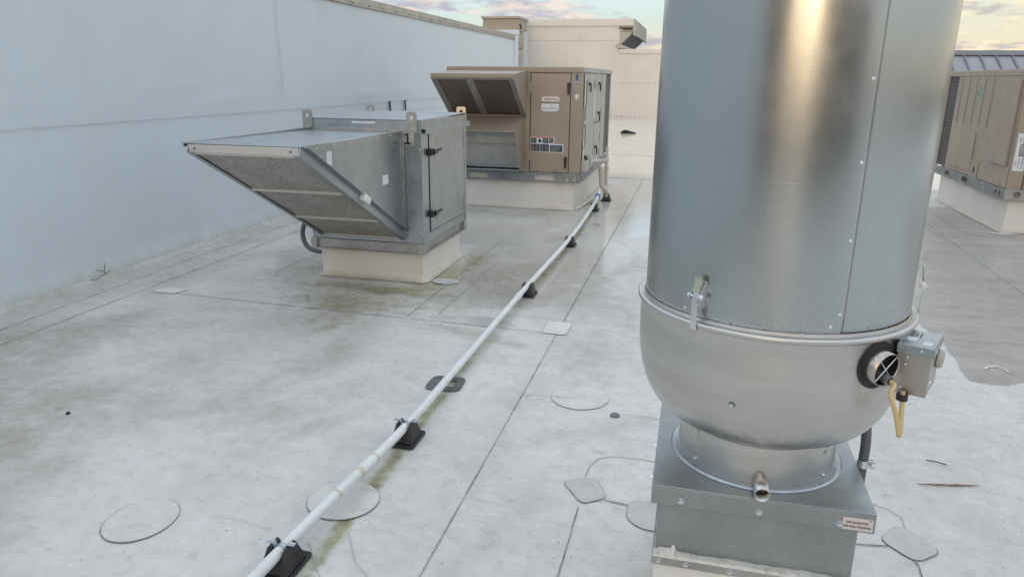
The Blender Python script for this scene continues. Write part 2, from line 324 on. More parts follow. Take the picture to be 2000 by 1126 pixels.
# roof membrane: painted attributes (stains, algae, damp, mirrored wall) broken up by fine noise
def roof_material(mname, tint, extra=0.0):
    m = bpy.data.materials.new(mname); m.use_nodes = True; t = m.node_tree; p = t.nodes['Principled BSDF']
    g = t.nodes.new('ShaderNodeNewGeometry')
    def att(n):
        a = t.nodes.new('ShaderNodeAttribute'); a.attribute_name = n; return a.outputs['Fac']
    def noise(sc, det=8, ro=.65, st=(1, 1, 1), dist=0):
        mp = t.nodes.new('ShaderNodeMapping'); t.links.new(g.outputs['Position'], mp.inputs[0]); mp.inputs['Scale'].default_value = st
        n = t.nodes.new('ShaderNodeTexNoise'); n.inputs['Scale'].default_value = sc; n.inputs['Detail'].default_value = det; n.inputs['Roughness'].default_value = ro; n.inputs['Distortion'].default_value = dist; t.links.new(mp.outputs[0], n.inputs[0]); return n.outputs[0]
    def ma(op, a, b=None, cl=False):
        n = t.nodes.new('ShaderNodeMath'); n.operation = op; n.use_clamp = cl
        for i, v in enumerate((a, b)):
            if v is None: continue
            if isinstance(v, (int, float)): n.inputs[i].default_value = v
            else: t.links.new(v, n.inputs[i])
        return n.outputs[0]
    def mr(src, a, b, c, d):
        n = t.nodes.new('ShaderNodeMapRange'); t.links.new(src, n.inputs[0]); n.interpolation_type = 'SMOOTHSTEP'
        for i, v in enumerate((a, b, c, d)): n.inputs[i+1].default_value = v
        return n.outputs[0]
    def mx(f, a, b, mode='MIX'):
        n = t.nodes.new('ShaderNodeMix'); n.data_type = 'RGBA'; n.blend_type = mode
        for i, v in ((0, f), (6, a), (7, b)):
            if isinstance(v, (int, float)): n.inputs[i].default_value = v
            elif isinstance(v, tuple): n.inputs[i].default_value = (*v, 1)
            else: t.links.new(v, n.inputs[i])
        return n.outputs[2]
    fine = noise(14, 9, .72); mid = noise(2.6, 9, .7, dist=.4); big = noise(.8, 6, .6); grit = noise(70, 5, .7)
    str_ = noise(3.2, 8, .7, (.5, 2.2, 1), .3)
    c = mx(mr(big, .35, .65, 0, 1), (.635, .612, .57), (.68, .658, .62))
    vf = noise(34, 8, .75); c = mx(mr(mid, .44, .70, 0, .34), c, (.50, .465, .41))
    c = mx(mr(str_, .52, .74, 0, .36), c, (.46, .42, .36))
    c = mx(mr(fine, .50, .72, 0, .48), c, (.44, .405, .35)); c = mx(mr(vf, .50, .70, 0, .45), c, (.51, .475, .42)); rg = ma('ABSOLUTE', ma('SUBTRACT', mid, .53)); c = mx(ma('MULTIPLY', mr(rg, .0, .010, 1, 0), mr(big, .45, .6, .0, .55)), c, (.40, .375, .34)); sc_ = noise(26, 3, .5, (.16, 1, 1), 1.2); c = mx(mr(sc_, .66, .72, 0, .5), c, (.40, .385, .36))
    c = mx(mr(fine, .5, .32, 0, .40), c, (.76, .745, .715))
    d = ma('MULTIPLY', att('dirt'), mr(ma('ADD', ma('MULTIPLY', mid, .6), ma('MULTIPLY', fine, .4)), .30, .62, .35, 1.0), True)
    c = mx(d, c, (.34, .305, .255))
    tan = att('tan'); tedge = mr(ma('ADD', tan, ma('MULTIPLY', ma('SUBTRACT', vf, .5), .35)), .44, .56, 0, 1)
    c = mx(ma('MULTIPLY', tedge, .88), c, mx(mr(str_, .35, .62, 0, 1), (.40, .365, .33), mx(mr(fine, .35, .65, 0, 1), (.25, .228, .205), (.35, .318, .285))))
    wet = att('wet'); wedge = mr(ma('ADD', wet, ma('MULTIPLY', ma('SUBTRACT', mid, .5), .7)), .40, .60, 0, 1)
    c = mx(ma('MULTIPLY', wedge, .38), c, (.49, .465, .405)); we_ = ma('ABSOLUTE', ma('SUBTRACT', wedge, .5)); c = mx(mr(we_, .0, .42, .35, 0), c, (.40, .38, .33))
    c = mx(ma('MULTIPLY', att('cream'), .85), c, mx(mr(mid, .4, .65, 0, 1), (.84, .755, .63), (.78, .69, .56)));  # far slope: reflection of the wall painted into the base colour
    al_a = att('algae_and_shade'); al = ma('MULTIPLY', mr(ma('ADD', al_a, ma('ADD', ma('MULTIPLY', ma('SUBTRACT', fine, .5), .9), ma('MULTIPLY', ma('SUBTRACT', vf, .5), .5))), .20, .95, 0, .85), mr(al_a, .02, .25, 0, 1))
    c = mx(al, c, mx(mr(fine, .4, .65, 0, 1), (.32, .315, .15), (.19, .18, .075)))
    # specks of grit and leaf litter
    for sc, thr, colr in ((47, .075, (.12, .115, .08)), (22, .050, (.05, .045, .04)), (9, .028, (.16, .09, .045))):
        v = t.nodes.new('ShaderNodeTexVoronoi'); v.inputs['Scale'].default_value = sc; t.links.new(g.outputs['Position'], v.inputs['Vector'])
        s_ = t.nodes.new('ShaderNodeSeparateColor'); t.links.new(v.outputs['Color'], s_.inputs[0])
        k = ma('MULTIPLY', ma('LESS_THAN', v.outputs['Distance'], ma('MULTIPLY', thr, ma('ADD', s_.outputs[1], .6))), ma('GREATER_THAN', s_.outputs[0], .62))
        c = mx(ma('MULTIPLY', k, .8), c, colr)
    c = mx(mr(grit, .58, .8, 0, .35), c, (.30, .29, .27))
    if extra: c = mx(extra, c, (.36, .345, .34))
    if tint != 1.0: c = mx(1.0, c, (tint, tint, tint), 'MULTIPLY')
    t.links.new(c, p.inputs['Base Color'])
    ro = mx(wedge, mr(fine, .3, .7, .38, .56), (.09, .09, .09)); ro = mx(ma('MULTIPLY', tedge, .6), ro, (.20, .20, .20))
    t.links.new(ro, p.inputs['Roughness']); p.inputs['IOR'].default_value = 1.45
    crm = ma('SUBTRACT', 1, att('cream')); hgt = ma('ADD', ma('MULTIPLY', grit, .0012), ma('MULTIPLY', mid, .006))
    b = t.nodes.new('ShaderNodeBump'); b.inputs['Distance'].default_value = 1; t.links.new(hgt, b.inputs['Height'])
    t.links.new(ma('MULTIPLY', ma('SUBTRACT', 1, ma('MULTIPLY', wedge, .8)), ma('ADD', ma('MULTIPLY', crm, .92), .08)), b.inputs['Strength']); t.links.new(b.outputs[0], p.inputs['Normal'])
    return m
M['roof'] = roof_material('roof_membrane', 1.0)
M['patch'] = roof_material('patch_membrane', .985)
M['patch_grey'] = roof_material('soiled_patch_membrane', .97, .30)
M['patch_white'] = roof_material('bright_patch_membrane', 1.10)

# ---------------------------------------------------------------- ground and roof
gm = MB(); gm.face([(-900, -900, -7), (900, -900, -7), (900, 900, -7), (-900, 900, -7)])
g = gm.build('ground', M['sand']); tag(g, kind='structure')

rng = np.random.default_rng(3)
def vnoise(x, y, seed=0):
    xi = np.floor(x).astype(int); yi = np.floor(y).astype(int); fx = x-xi; fy = y-yi
    fx = fx*fx*(3-2*fx); fy = fy*fy*(3-2*fy)
    def h(a, b):
        n = (a*374761393 + b*668265263 + seed*974634777) & 0x7fffffff
        n = (n ^ (n >> 13))*1274126177 & 0x7fffffff
        return ((n ^ (n >> 16)) & 0xffff)/65535.0
    return (h(xi, yi)*(1-fx)+h(xi+1, yi)*fx)*(1-fy)+(h(xi, yi+1)*(1-fx)+h(xi+1, yi+1)*fx)*fy
def fbm(x, y, seed=0, o=5):
    a = 0; s = .5; t = 0
    for i in range(o): a = a+s*vnoise(x, y, seed+i); t += s; x = x*2.03+3.1; y = y*2.03+1.7; s *= .55
    return a/t
def ss(a, b, v):
    t = np.clip((v-a)/(b-a), 0, 1); return t*t*(3-2*t)
def roof_z(y): return 0 if y < 10.7 else .042*(min(y, 20)-10.7)
xs = np.concatenate([np.arange(-4.06, 4.0, .03), 4.0+np.cumsum(.03*1.12**np.arange(38))]); xs = xs[xs < 24]
ys = [.8]
while ys[-1] < 20.2: ys.append(ys[-1]+max(.016, ys[-1]*.010))
ys = np.concatenate([[-14, -8, -4, -2, -1, -.3, .2, .5], np.array(ys)])
GX, GY = np.meshgrid(xs, ys); nx, ny = len(xs), len(ys)
GZ = np.where(GY > 10.7, .042*(np.minimum(GY, 20)-10.7), 0.0)
GZ = GZ + .05*ss(-3.99, -4.06, GX)**2*1.0
GZ = GZ + .006*(fbm(GX*1.2, GY*1.2, 5)-.5)*ss(-3.9, -3.6, GX)*ss(.9, 1.2, GY)*0.6
co = np.stack([GX, GY, GZ], -1).reshape(-1, 3)
idx = np.arange(nx*ny).reshape(ny, nx)
fc = np.stack([idx[:-1, :-1], idx[:-1, 1:], idx[1:, 1:], idx[1:, :-1]], -1).reshape(-1, 4)
me = bpy.data.meshes.new('roof'); me.vertices.add(len(co)); me.vertices.foreach_set('co', co.ravel())
me.loops.add(fc.size); me.loops.foreach_set('vertex_index', fc.ravel().astype(np.int32)); me.polygons.add(len(fc))
me.polygons.foreach_set('loop_start', np.arange(0, fc.size, 4, dtype=np.int32)); me.polygons.foreach_set('loop_total', np.full(len(fc), 4, dtype=np.int32))
me.update(calc_edges=True); me.polygons.foreach_set('use_smooth', np.ones(len(fc), dtype=bool))
wx = GX+.10*(fbm(GX*4, GY*4, 11)-.5); wy = GY+.10*(fbm(GX*4, GY*4, 17)-.5)
def gauss(cx, cy, sx, sy, ang=0):
    c, s = math.cos(ang), math.sin(ang); u = (wx-cx)*c+(wy-cy)*s; v = -(wx-cx)*s+(wy-cy)*c
    return np.exp(-(u/sx)**2-(v/sy)**2)
def seg(x0, y0, x1, y1, w):
    dx, dy = x1-x0, y1-y0; t = np.clip(((wx-x0)*dx+(wy-y0)*dy)/(dx*dx+dy*dy), 0, 1)
    d = np.hypot(wx-x0-t*dx, wy-y0-t*dy); return np.exp(-(d/w)**2)
algae_and_shade = np.zeros_like(GX)
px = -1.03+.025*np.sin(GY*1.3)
run = np.exp(-((GX-px+.012*(fbm(GX*9, GY*9, 4)-.5))/.034)**2)*ss(1.0, 1.3, GY)*(1-ss(8.2, 8.8, GY))*(.35+1.1*fbm(GX*0+3, GY*2.1, 9, 3))  # green growth under the pipe, with the pipe's shadow painted in
algae_and_shade = np.maximum(algae_and_shade, run*.85)
for a in ((-1.72, 4.75, .16, .55, 0, 1.0), (-1.9, 4.40, .5, .13, 0, .9), (-2.25, 4.42, .45, .10, 0, .7), (-1.63, 5.35, .13, .45, 0, .7), (-2.1, 3.97, .22, .10, .1, .75), (-1.85, 4.02, .3, .06, 0, .55), (-2.0, 4.15, .35, .2, 0, .35),
          (-1.45, 4.8, .60, .85, 0, .36), (-2.0, 4.15, .9, .38, 0, .50), (-1.3, 3.6, .4, .2, .3, .22), (-2.7, 4.6, .08, .3, 0, .35), (.72, 1.95, .12, .25, 0, .30), (-1.35, 4.1, .12, .3, 0, .25)):
    algae_and_shade = np.maximum(algae_and_shade, a[5]*gauss(*a[:5]))
algae_and_shade = np.maximum(algae_and_shade, .30*np.exp(-((GX+4.0)/.16)**2)*ss(2.4, 3.5, GY)*(.3+fbm(GX*2, GY*1.5, 31)))
algae_and_shade = np.maximum(algae_and_shade, .5*seg(-1.15, 7.9, -1.12, 10, .05))
dirt = .66*ss(.44, .68, fbm(GX*.75+2, GY*.55, 41))*(1-.7*ss(-.3, .5, GX))+.22*ss(.42, .64, fbm(GX*2.2, GY*1.4, 47))*(1-.6*ss(-.3, .5, GX))
for a in ((-3.1, 2.73, .20, .07, .2, .9), (-2.75, 2.35, .3, .16, .6, .55), (-2.2, 4.10, .35, .09, 0, .9), (-2.0, 4.46, .40, .05, 0, .95), (-2.45, 3.95, .06, .2, 0, .6), (-1.7, 2.5, .25, .12, .7, .5), (-1.45, 2.9, .3, .14, .8, .4),
          (-3.3, 5.2, .5, .25, 1.0, .5), (-2.9, 3.4, .4, .12, .5, .4), (-.55, 7.6, .35, .5, 0, .5), (-1.0, 8.9, .5, .4, 0, .5), (-.95, 11.0, .55, .50, 0, 1.0), (-.75, 2.0, .3, .3, 0, .25), (-1.6, 6.6, .9, .35, 0, .5), (-2.2, 6.3, .7, .3, 0, .45), (-3.0, 6.0, .6, .4, .5, .6)):
    dirt = np.maximum(dirt, a[5]*gauss(*a[:5]))
dirt = np.maximum(dirt, .55*seg(-3.9, 3.0, -3.9, 9, .2)*(.4+fbm(GX*2, GY*2, 33)))
dirt = np.maximum(dirt, .30*seg(-.685, 2, -.685, 7, .10)*fbm(GX*3, GY*3, 35)*1.5)
for (q0, q1, q2, q3, q4, q5) in ((-1.85, 3.75, -1.75, 3.2, .14, .55), (-1.75, 3.2, -1.95, 2.55, .13, .5), (-2.22, 4.2, -2.10, 3.95, .03, .9), (-2.10, 3.95, -2.12, 3.62, .025, .9), (-3.6, 2.6, -3.0, 2.2, .16, .6), (-3.0, 2.2, -2.6, 1.7, .14, .5), (-2.4, 3.0, -2.0, 2.6, .05, .5), (-2.2, 2.35, -1.7, 2.6, .05, .45), (-1.6, 2.2, -1.3, 2.7, .06, .4), (-.5, 2.6, -.1, 2.9, .07, .35), (-.6, 1.7, -.45, 2.2, .09, .3), (-3.4, 3.6, -2.6, 3.75, .06, .45), (-1.35, 3.75, -.85, 3.62, .06, .6), (-1.6, 5.9, -1.1, 6.4, .12, .5)):
    dirt = np.maximum(dirt, q5*seg(q0, q1, q2, q3, q4)*(.5+.9*fbm(GX*6, GY*6, 91)))
algae_and_shade = np.maximum(algae_and_shade, .55*seg(-1.95, 3.92, -2.0, 3.55, .09)); algae_and_shade = np.maximum(algae_and_shade, .5*seg(-1.62, 4.2, -1.55, 5.6, .10)); algae_and_shade = np.maximum(algae_and_shade, .42*seg(-1.5, 3.80, -.95, 3.72, .07))
wet = np.zeros_like(GX)
for a in ((-1.35, 4.7, .62, .60, 0, 1.1), (-1.1, 5.8, .75, 1.0, 0, 1.15), (-.7, 7.6, .8, 1.2, 0, 1.2), (.1, 9.4, 1.6, 1.3, 0, 1.2), (-2.1, 4.08, .38, .22, 0, 1.1), (-1.2, 3.95, .35, .12, 0, .9), (-2.0, 6.6, .8, .8, 0, .95), (-.2, 5.0, .5, .9, 0, .65), (2.2, 6.45, .4, .5, 0, 1.0), (1.9, 5.2, .25, .5, 0, .8)):
    wet = np.maximum(wet, a[5]*gauss(*a[:5]))
wet = np.maximum(wet, 1.2*ss(10.2, 11.0, GY)); wet = np.clip(wet, 0, 1.15)
TP = [(.9, 9.4), (1.15, 7.0), (1.33, 5.2), (1.375, 4.676), (1.418, 4.281), (1.413, 4.079), (1.382, 3.725), (1.434, 3.701), (1.524, 3.701), (1.636, 3.776), (1.9, 3.80), (2.6, 3.6), (8, 3.4), (8, 9.4)]
tx = GX+.05*(fbm(GX*7, GY*7, 71)-.5); ty = GY+.05*(fbm(GX*7, GY*7, 77)-.5)
inside = np.zeros_like(GX, dtype=bool); dmin = np.full_like(GX, 9.0)
for (ax_, ay_), (bx_, by_) in zip(TP, TP[1:]+TP[:1]):
    cond = ((ay_ > ty) != (by_ > ty)) & (tx < (bx_-ax_)*(ty-ay_)/((by_-ay_) if by_ != ay_ else 1e-9)+ax_); inside ^= cond
    t = np.clip(((tx-ax_)*(bx_-ax_)+(ty-ay_)*(by_-ay_))/((bx_-ax_)**2+(by_-ay_)**2), 0, 1); dmin = np.minimum(dmin, np.hypot(tx-ax_-t*(bx_-ax_), ty-ay_-t*(by_-ay_)))
tan = np.clip(.5+np.where(inside, dmin, -dmin)/.10, 0, 1)
tan = tan*(1-ss(6.5, 9.5, GY)*.35)
for nme, arr in (('algae_and_shade', algae_and_shade), ('dirt', dirt), ('wet', wet), ('tan', tan), ('cream', ss(10.5, 11.4, wy))):  # last mask paints the far wall's reflection on the slope
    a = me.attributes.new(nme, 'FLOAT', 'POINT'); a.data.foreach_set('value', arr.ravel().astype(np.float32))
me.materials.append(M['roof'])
roof = bpy.data.objects.new('roof', me); C.objects.link(roof); tag(roof, kind='structure')

def strip(pts, w, zoff=.004, wob=.0, name='seam', m='seam', parent=roof, taper=True):
    "a thin irregular line of dirt lying along a welded seam"
    P = []
    for (a, b) in zip(pts, pts[1:]):
        a = Vector((a[0], a[1], 0)); b = Vector((b[0], b[1], 0)); n = max(2, int((b-a).length/.04))
        for i in range(n): P.append(a.lerp(b, i/n))
    P.append(Vector((pts[-1][0], pts[-1][1], 0)))
    bm = bmesh.new(); prev = None; w *= .85
    for i, p in enumerate(P):
        t = (P[min(i+1, len(P)-1)]-P[max(0, i-1)]).normalized(); n = Vector((-t.y, t.x, 0))
        ww = w*(.55+.9*random.random())*.5; o = n*(random.random()-.5)*wob
        z = roof_z(p.y)+zoff
        v = (bm.verts.new((p.x+o.x+n.x*ww, p.y+o.y+n.y*ww, z)), bm.verts.new((p.x+o.x-n.x*ww, p.y+o.y-n.y*ww, z)))
        if prev: bm.faces.new((prev[0], prev[1], v[1], v[0]))
        prev = v
    q = MB(); q.bm.free(); q.bm = bm
    return q.build(name, M[m], parent)
def arc(cx, cy, r, a0, a1, n=14): return [(cx+r*math.cos(R(a0+(a1-a0)*i/n)), cy+r*math.sin(R(a0+(a1-a0)*i/n))) for i in range(n+1)]
strip([(-.684, 1.0), (-.686, 4.0)], .0036); strip([(-.686, 4.05), (-.69, 7.4), (-.70, 10.6)], .0045)
strip([(-3.30, 3.947), (-2.29, 3.903), (-1.93, 3.886), (-.78, 3.852)], .005, wob=.004)
strip([(-3.73, 2.2), (-3.73, 3.06), (-3.80, 5.0), (-3.82, 9)], .006, wob=.006, m='seamsoft')
strip([(-3.52, 2.2), (-3.521, 2.87), (-3.548, 5.43), (-3.55, 9)], .007, wob=.004, m='seamsoft')
strip([(-.294, 1.2), (-.294, 1.79), (-.293, 2.16)], .0038, wob=.003)
strip([(-1.62, 3.90), (-1.62, 4.6), (-1.62, 6.2)], .007, m='seamsoft'); strip([(-1.45, 4.0), (-1.45, 5.4)], .006, m='seamsoft')
strip([(-2.75, 4.40), (-1.6, 4.36)], .006, m='seamsoft', wob=.004)
strip([(-2.9, 4.5)]+arc(-2.75, 4.7, .2, 230, 180)+[(-2.9, 6.0)], .006, m='seamsoft')
strip([(-2.6, 7.60), (-1.1, 7.58)], .008, m='seamsoft'); strip([(-2.6, 7.45), (-1.2, 7.42)], .007, m='seamsoft')
for yy in (10.75, 13.1, 16.4): strip([(-4.0, yy), (3.5, yy)], .02, m='seamsoft', zoff=.006)
strip([(-1.08, 1.75), (-.92, 1.55), (-.75, 1.35)], .003, wob=.004, m='seamsoft'); strip([(-.98, 1.83), (-.90, 1.70), (-.80, 1.62)], .003, wob=.004, m='seamsoft')
# flange line of the membrane collar round the fan curb
strip(arc(-.22, 2.42, .09, 180, 90, 8)[:0]+[(-.300, 2.36), (-.293, 2.44), (-.27, 2.50), (-.22, 2.53), (-.12, 2.535), (.05, 2.53), (.45, 2.53), (.65, 2.459), (.687, 2.436), (.731, 2.416), (.762, 2.377), (.758, 2.31)], .0045, wob=.003, m='seamsoft')
strip([(-.215, 2.225), (-.13, 2.21), (-.05, 2.20)], .006, wob=.003)
strip([(.46, 2.178), (.60, 2.179), (.68, 2.192)], .0055, wob=.002); strip([(.743, 2.135), (.747, 2.105), (.743, 2.05), (.73, 1.9)], .005, wob=.003)
strip([(2.40, 9.0), (2.327, 7.094), (2.298, 6.209), (2.27, 5.3), (2.2, 4.0)], .007, wob=.003, m='seamsoft')
strip([(1.505, 3.907), (1.535, 3.948), (1.58, 3.97), (1.605, 3.94), (1.617, 3.896)], .010, wob=.006, m="patch_white", zoff=.005)
# lines round the right hand unit
strip([(2.30, 7.2), (2.28, 9.6)], .007, m='seamsoft'); strip([(2.62, 7.62), (2.58, 7.9), (2.62, 9.9)], .007, m='seamsoft'); strip([(2.62, 7.62), (5.5, 7.62)], .009)

def patch(pts, label, m='patch', group=None, z=0, th=.003, rim=.0026, rimm='seam', name='membrane_patch'):
    "a glued repair patch with rounded outline and a dirt line at its edge"
    cxm = sum(p[0] for p in pts)/len(pts); cym = sum(p[1] for p in pts)/len(pts)
    o = root(name, label, 'roof patch', (cxm, cym, z), group)
    b = MB(); b.prism([(x, y, z+.0035) for x, y in pts], (0, 0, th*.25)); b.build('patch_sheet', M[m], o)
    outer = []
    for x, y in pts:
        l = max(.02, math.hypot(x-cxm, y-cym)); k = 1+rim/l*(.25+.55*random.random()+.7*max(0, (cym-y)/l)); outer.append((cxm+(x-cxm)*k, cym+(y-cym)*k))
    q = MB(); n = len(pts); A = [q.bm.verts.new((x, y, z+.0045)) for x, y in pts]; B = [q.bm.verts.new((x, y, z+.0040)) for x, y in outer]
    for i in range(n): q.bm.faces.new([A[i], A[(i+1) % n], B[(i+1) % n], B[i]])
    q.build('edge_line', M[rimm], o); return o
def ell(cx, cy, a, b, n=40, rot=0):
    return [(cx+a*math.cos(t)*math.cos(rot)-b*math.sin(t)*math.sin(rot), cy+a*math.cos(t)*math.sin(rot)+b*math.sin(t)*math.cos(rot)) for t in [2*math.pi*i/n for i in range(n)]]
def roundpoly(P, r=.02, n=5):
    out = []
    k = len(P)
    for i in range(k):
        p = Vector(P[i]); a = (Vector(P[i-1])-p); b = (Vector(P[(i+1) % k])-p); a = p+a.normalized()*min(r, a.length*.45); b = p+b.normalized()*min(r, b.length*.45)
        for j in range(n+1):
            t = j/n; q = a*(1-t)**2+p*2*t*(1-t)+b*t*t; out.append((q.x, q.y))
    return out
GP = 'round repair patches on the roof'
patch(ell(-1.663, 1.716, .110, .122), 'round white roof patch nearest the lower left corner, clear of the pipe', group=GP)
patch(ell(-1.080, 1.992, .122, .118), 'round white roof patch running under the white drain pipe', group=GP)
patch(ell(-.425, 3.038, .131, .132), 'round white roof patch in the open between the long seam and the exhaust fan', group=GP, rimm='seamsoft')
patch(roundpoly([(-.772, 3.844), (-.772, 4.051), (-.630, 4.052), (-.632, 3.838)], .03), 'small bright square roof patch where two seams cross beyond the pipe', 'patch_white', rimm='seamsoft')
patch(roundpoly([(-.375, 2.305), (-.305, 2.352), (-.255, 2.346), (-.205, 2.238), (-.285, 2.178)], .03), 'greyish diamond shaped roof patch left of the fan curb', 'patch_grey')
patch(roundpoly([(-.13, 2.13), (-.13, 2.24), (-.03, 2.26), (.05, 2.20), (.02, 2.09), (-.07, 2.08)], .04), 'rounded grey roof patch half hidden by the left side of the fan curb', 'patch_grey')
patch(roundpoly([(.660, 2.225), (.745, 2.330), (.838, 2.205), (.745, 2.125)], .04), 'greyish diamond shaped roof patch right of the fan curb', 'patch_grey')
patch(ell(2.93, 7.80, .13, .06, 24), 'dark oval roof patch at the near corner of the right hand unit curb', 'patch_grey', rimm='seamsoft')
patch(ell(-1.65, 4.72, .10, .075, 28), 'faint grey oval roof patch on the damp roof right of the grey intake unit curb', 'patch_grey', rimm='seamsoft')
patch(roundpoly([(-3.45, 3.93), (-3.43, 4.05), (-3.25, 4.06), (-3.27, 3.94)], .03), 'faint pale square roof patch near the foot of the left wall', 'patch_white', rimm='seamsoft')

# mastic ring left by an old pipe support
ringo = roundpoly([(-1.145, 2.93), (-1.145, 3.09), (-.985, 3.10), (-.975, 2.94)], .04); ringi = roundpoly([(-1.10, 2.975), (-1.10, 3.05), (-1.02, 3.055), (-1.015, 2.98)], .015)
b = MB(); b.plate(ringo, [ringi[::-1]], (0, 0, .004), X, Y, Z, .004); t_ = root('mastic_residue', 'dark square ring of old mastic left on the roof under the drain pipe', 'stain', (-1.06, 3.01, 0)); b.build('residue_ring', M['tar'], t_)
b = MB(); b.lathe((0, 0, 0), [(0.0001, .007), (.018, .006), (.021, .001)], 20); o = b.build('roof_disc', M['lead']); o.location = (-.25, 2.888, .003); tag(o, 'small dark grey disc lying on the roof beside a round patch', 'disc')
b = MB(); b.lathe((0, 0, 0), [(0.0001, .010), (.007, .008), (.010, .001)], 14); o = b.build('pebble', M['black']); o.location = (-2.515, 2.292, .002); tag(o, 'tiny black pebble on the pale roof at the left', 'pebble')
def sprig(name, x, y, sticks, label):
    b = MB()
    for s in sticks: b.tube([(x+q[0], y+q[1], q[2]+.004) for q in s], .0022, 5)
    o = b.build(name, M['twig']); tag(o, label, 'twig')
sprig('twig', -4.0, 4.12, [[(0, -.05, .01), (.01, 0, .03), (.0, .03, .10)], [(.01, 0, .03), (.05, .02, .055)], [(0, .01, .05), (-.02, -.04, .07)], [(-.02, -.1, .01), (0, -.05, .01)]], 'small dry twig standing against the foot of the left wall')
sprig('twig', -.90, 7.1, [[(-.03, .03, .003), (0, 0, .006), (.05, -.01, .004)]], 'short dark twig lying on the wet roof right of the pipe')
sprig('twig', -1.0, 6.55, [[(-.04, 0, .003), (0, .02, .006), (.05, .01, .004)]], 'thin curved twig lying on the wet roof near the pipe supports')
sprig('twig', .98, 2.80, [[(-.03, .01, .003), (0, 0, .006), (.035, -.012, .004)]], 'thin dark twig lying just beyond the rusty split at the right')
b = MB(); pts = [(.87+.215*i/14, 2.615+.045*i/14+random.uniform(-.002, .002)) for i in range(15)]
up = [(x, y+.0045*math.sin(math.pi*i/14)*random.uniform(.4, 1.2)+.0006) for i, (x, y) in enumerate(pts)]; lo = [(x, y-.0045*math.sin(math.pi*i/14)*random.uniform(.4, 1.2)-.0006) for i, (x, y) in enumerate(pts)]
b.prism([(x, y, .0045) for x, y in up+lo[::-1]], (0, 0, .002)); o = b.build('splinter', M['rust']); tag(o, 'long thin rusty brown splinter lying on the pale roof at the right', 'splinter')
b = MB(); b.tube([(-1.58, 16.35, .247), (-1.50, 16.42, .27), (-1.40, 16.38, .262), (-1.30, 16.4, .252)], [.05, .045, .03, .012], 7); b.tube([(-1.62, 16.4, .25), (-1.56, 16.36, .30), (-1.5, 16.36, .30)], .02, 6)
o = b.build('rubber_scrap', M['black']); tag(o, 'black scrap of rubber lying on the far sloping roof before the cream wall', 'scrap')

# ---------------------------------------------------------------- fasteners shared by all units
def _hex():
    b = MB(); b.lathe((0, 0, 0), [(1.35, 0), (1.35, .25), (1.0, .3)], 16); b.cyl((0, 0, .25), (0, 0, 1.05), .95, .85, 6); me = bpy.data.meshes.new('screw')
    bmesh.ops.recalc_face_normals(b.bm, faces=b.bm.faces[:]); b.bm.to_mesh(me); b.bm.free(); return me
def _dome():
    b = MB(); b.lathe((0, 0, 0), [(1.0, 0), (.95, .3), (.7, .55), (.3, .68), (.22, .45), (.0001, .45)], 14); me = bpy.data.meshes.new('rivet')
    bmesh.ops.recalc_face_normals(b.bm, faces=b.bm.faces[:]); b.bm.to_mesh(me); b.bm.free()
    for p in me.polygons: p.use_smooth = True
    return me
HEX, DOME = _hex(), _dome()
SC = {}
def screw(parent, pos, nrm, r, m='bolt', kind='screw'):
    key = (kind, m)
    if key not in SC:
        me = (HEX if kind in ('screw', 'bolt') else DOME).copy(); me.name = kind; me.materials.append(M[m]); SC[key] = me
    o = bpy.data.objects.new(kind, SC[key]); C.objects.link(o); o.parent = parent
    o.location = Vector(pos)-wloc(parent); o.rotation_euler = Vector(nrm).to_track_quat('Z', 'Y').to_euler(); o.scale = (r, r, r)
    return o
def text(parent, s, pos, right, up, size, m='ink', name='lettering', shear=0, align='CENTER', ext=.0004, sx=1.0, bold=0):
    cu = bpy.data.curves.new(name, 'FONT'); cu.body = s; cu.size = size; cu.align_x = align; cu.align_y = 'CENTER'; cu.extrude = ext; cu.shear = shear; cu.offset = bold
    o = bpy.data.objects.new(name, cu); C.objects.link(o)
    dg = bpy.context.evaluated_depsgraph_get(); me = bpy.data.meshes.new_from_object(o.evaluated_get(dg)); bpy.data.objects.remove(o); bpy.data.curves.remove(cu)
    right = Vector(right).normalized(); up = Vector(up).normalized(); n = right.cross(up)
    mt = Matrix.Identity(4)
    for i in range(3): mt[i][0] = right[i]*sx; mt[i][1] = up[i]; mt[i][2] = n[i]; mt[i][3] = pos[i]-wloc(parent)[i]
    me.transform(mt); me.materials.clear(); me.materials.append(M[m]); me.name = name
    q = bpy.data.objects.new(name, me); C.objects.link(q); q.parent = parent; return q

# ---------------------------------------------------------------- left parapet wall
lw = root('parapet_wall', 'long tall pale blue-grey membrane wall along the left with a metal coping', 'wall', (-4.06, 6, 0))
yy = np.arange(-5, 16.46, .09); zz = np.concatenate([np.arange(0.02, 2.26, .045)])
gy, gz = np.meshgrid(yy, zz); gx = -4.06 + .010*(fbm(gy*.9, gz*1.6, 61)-.5) + .012*np.exp(-((gz-1.19-.02*np.sin(gy*2.1))/.045)**2)*ss(.42, .62, fbm(gy*1.7, gz*.2, 66))
gx = gx + .007*np.exp(-((gz-1.30)/.05)**2)*ss(.5, .7, fbm(gy*1.1+4, gz*.2, 68)) + .03*ss(.10, .02, gz)
bm = bmesh.new(); V_ = [[bm.verts.new((gx[i, j], gy[i, j], gz[i, j])) for j in range(len(yy))] for i in range(len(zz))]
for i in range(len(zz)-1):
    for j in range(len(yy)-1): bm.faces.new((V_[i][j], V_[i][j+1], V_[i+1][j+1], V_[i+1][j]))
q = MB(); q.bm.free(); q.bm = bm; q.build('wall_membrane', M['wallm'], lw, recalc=False)
b = MB(); b.box(-4.55, -4.075, -5, 16.45, -.5, 2.225); b.build('wall_core', M['wallm'], lw)
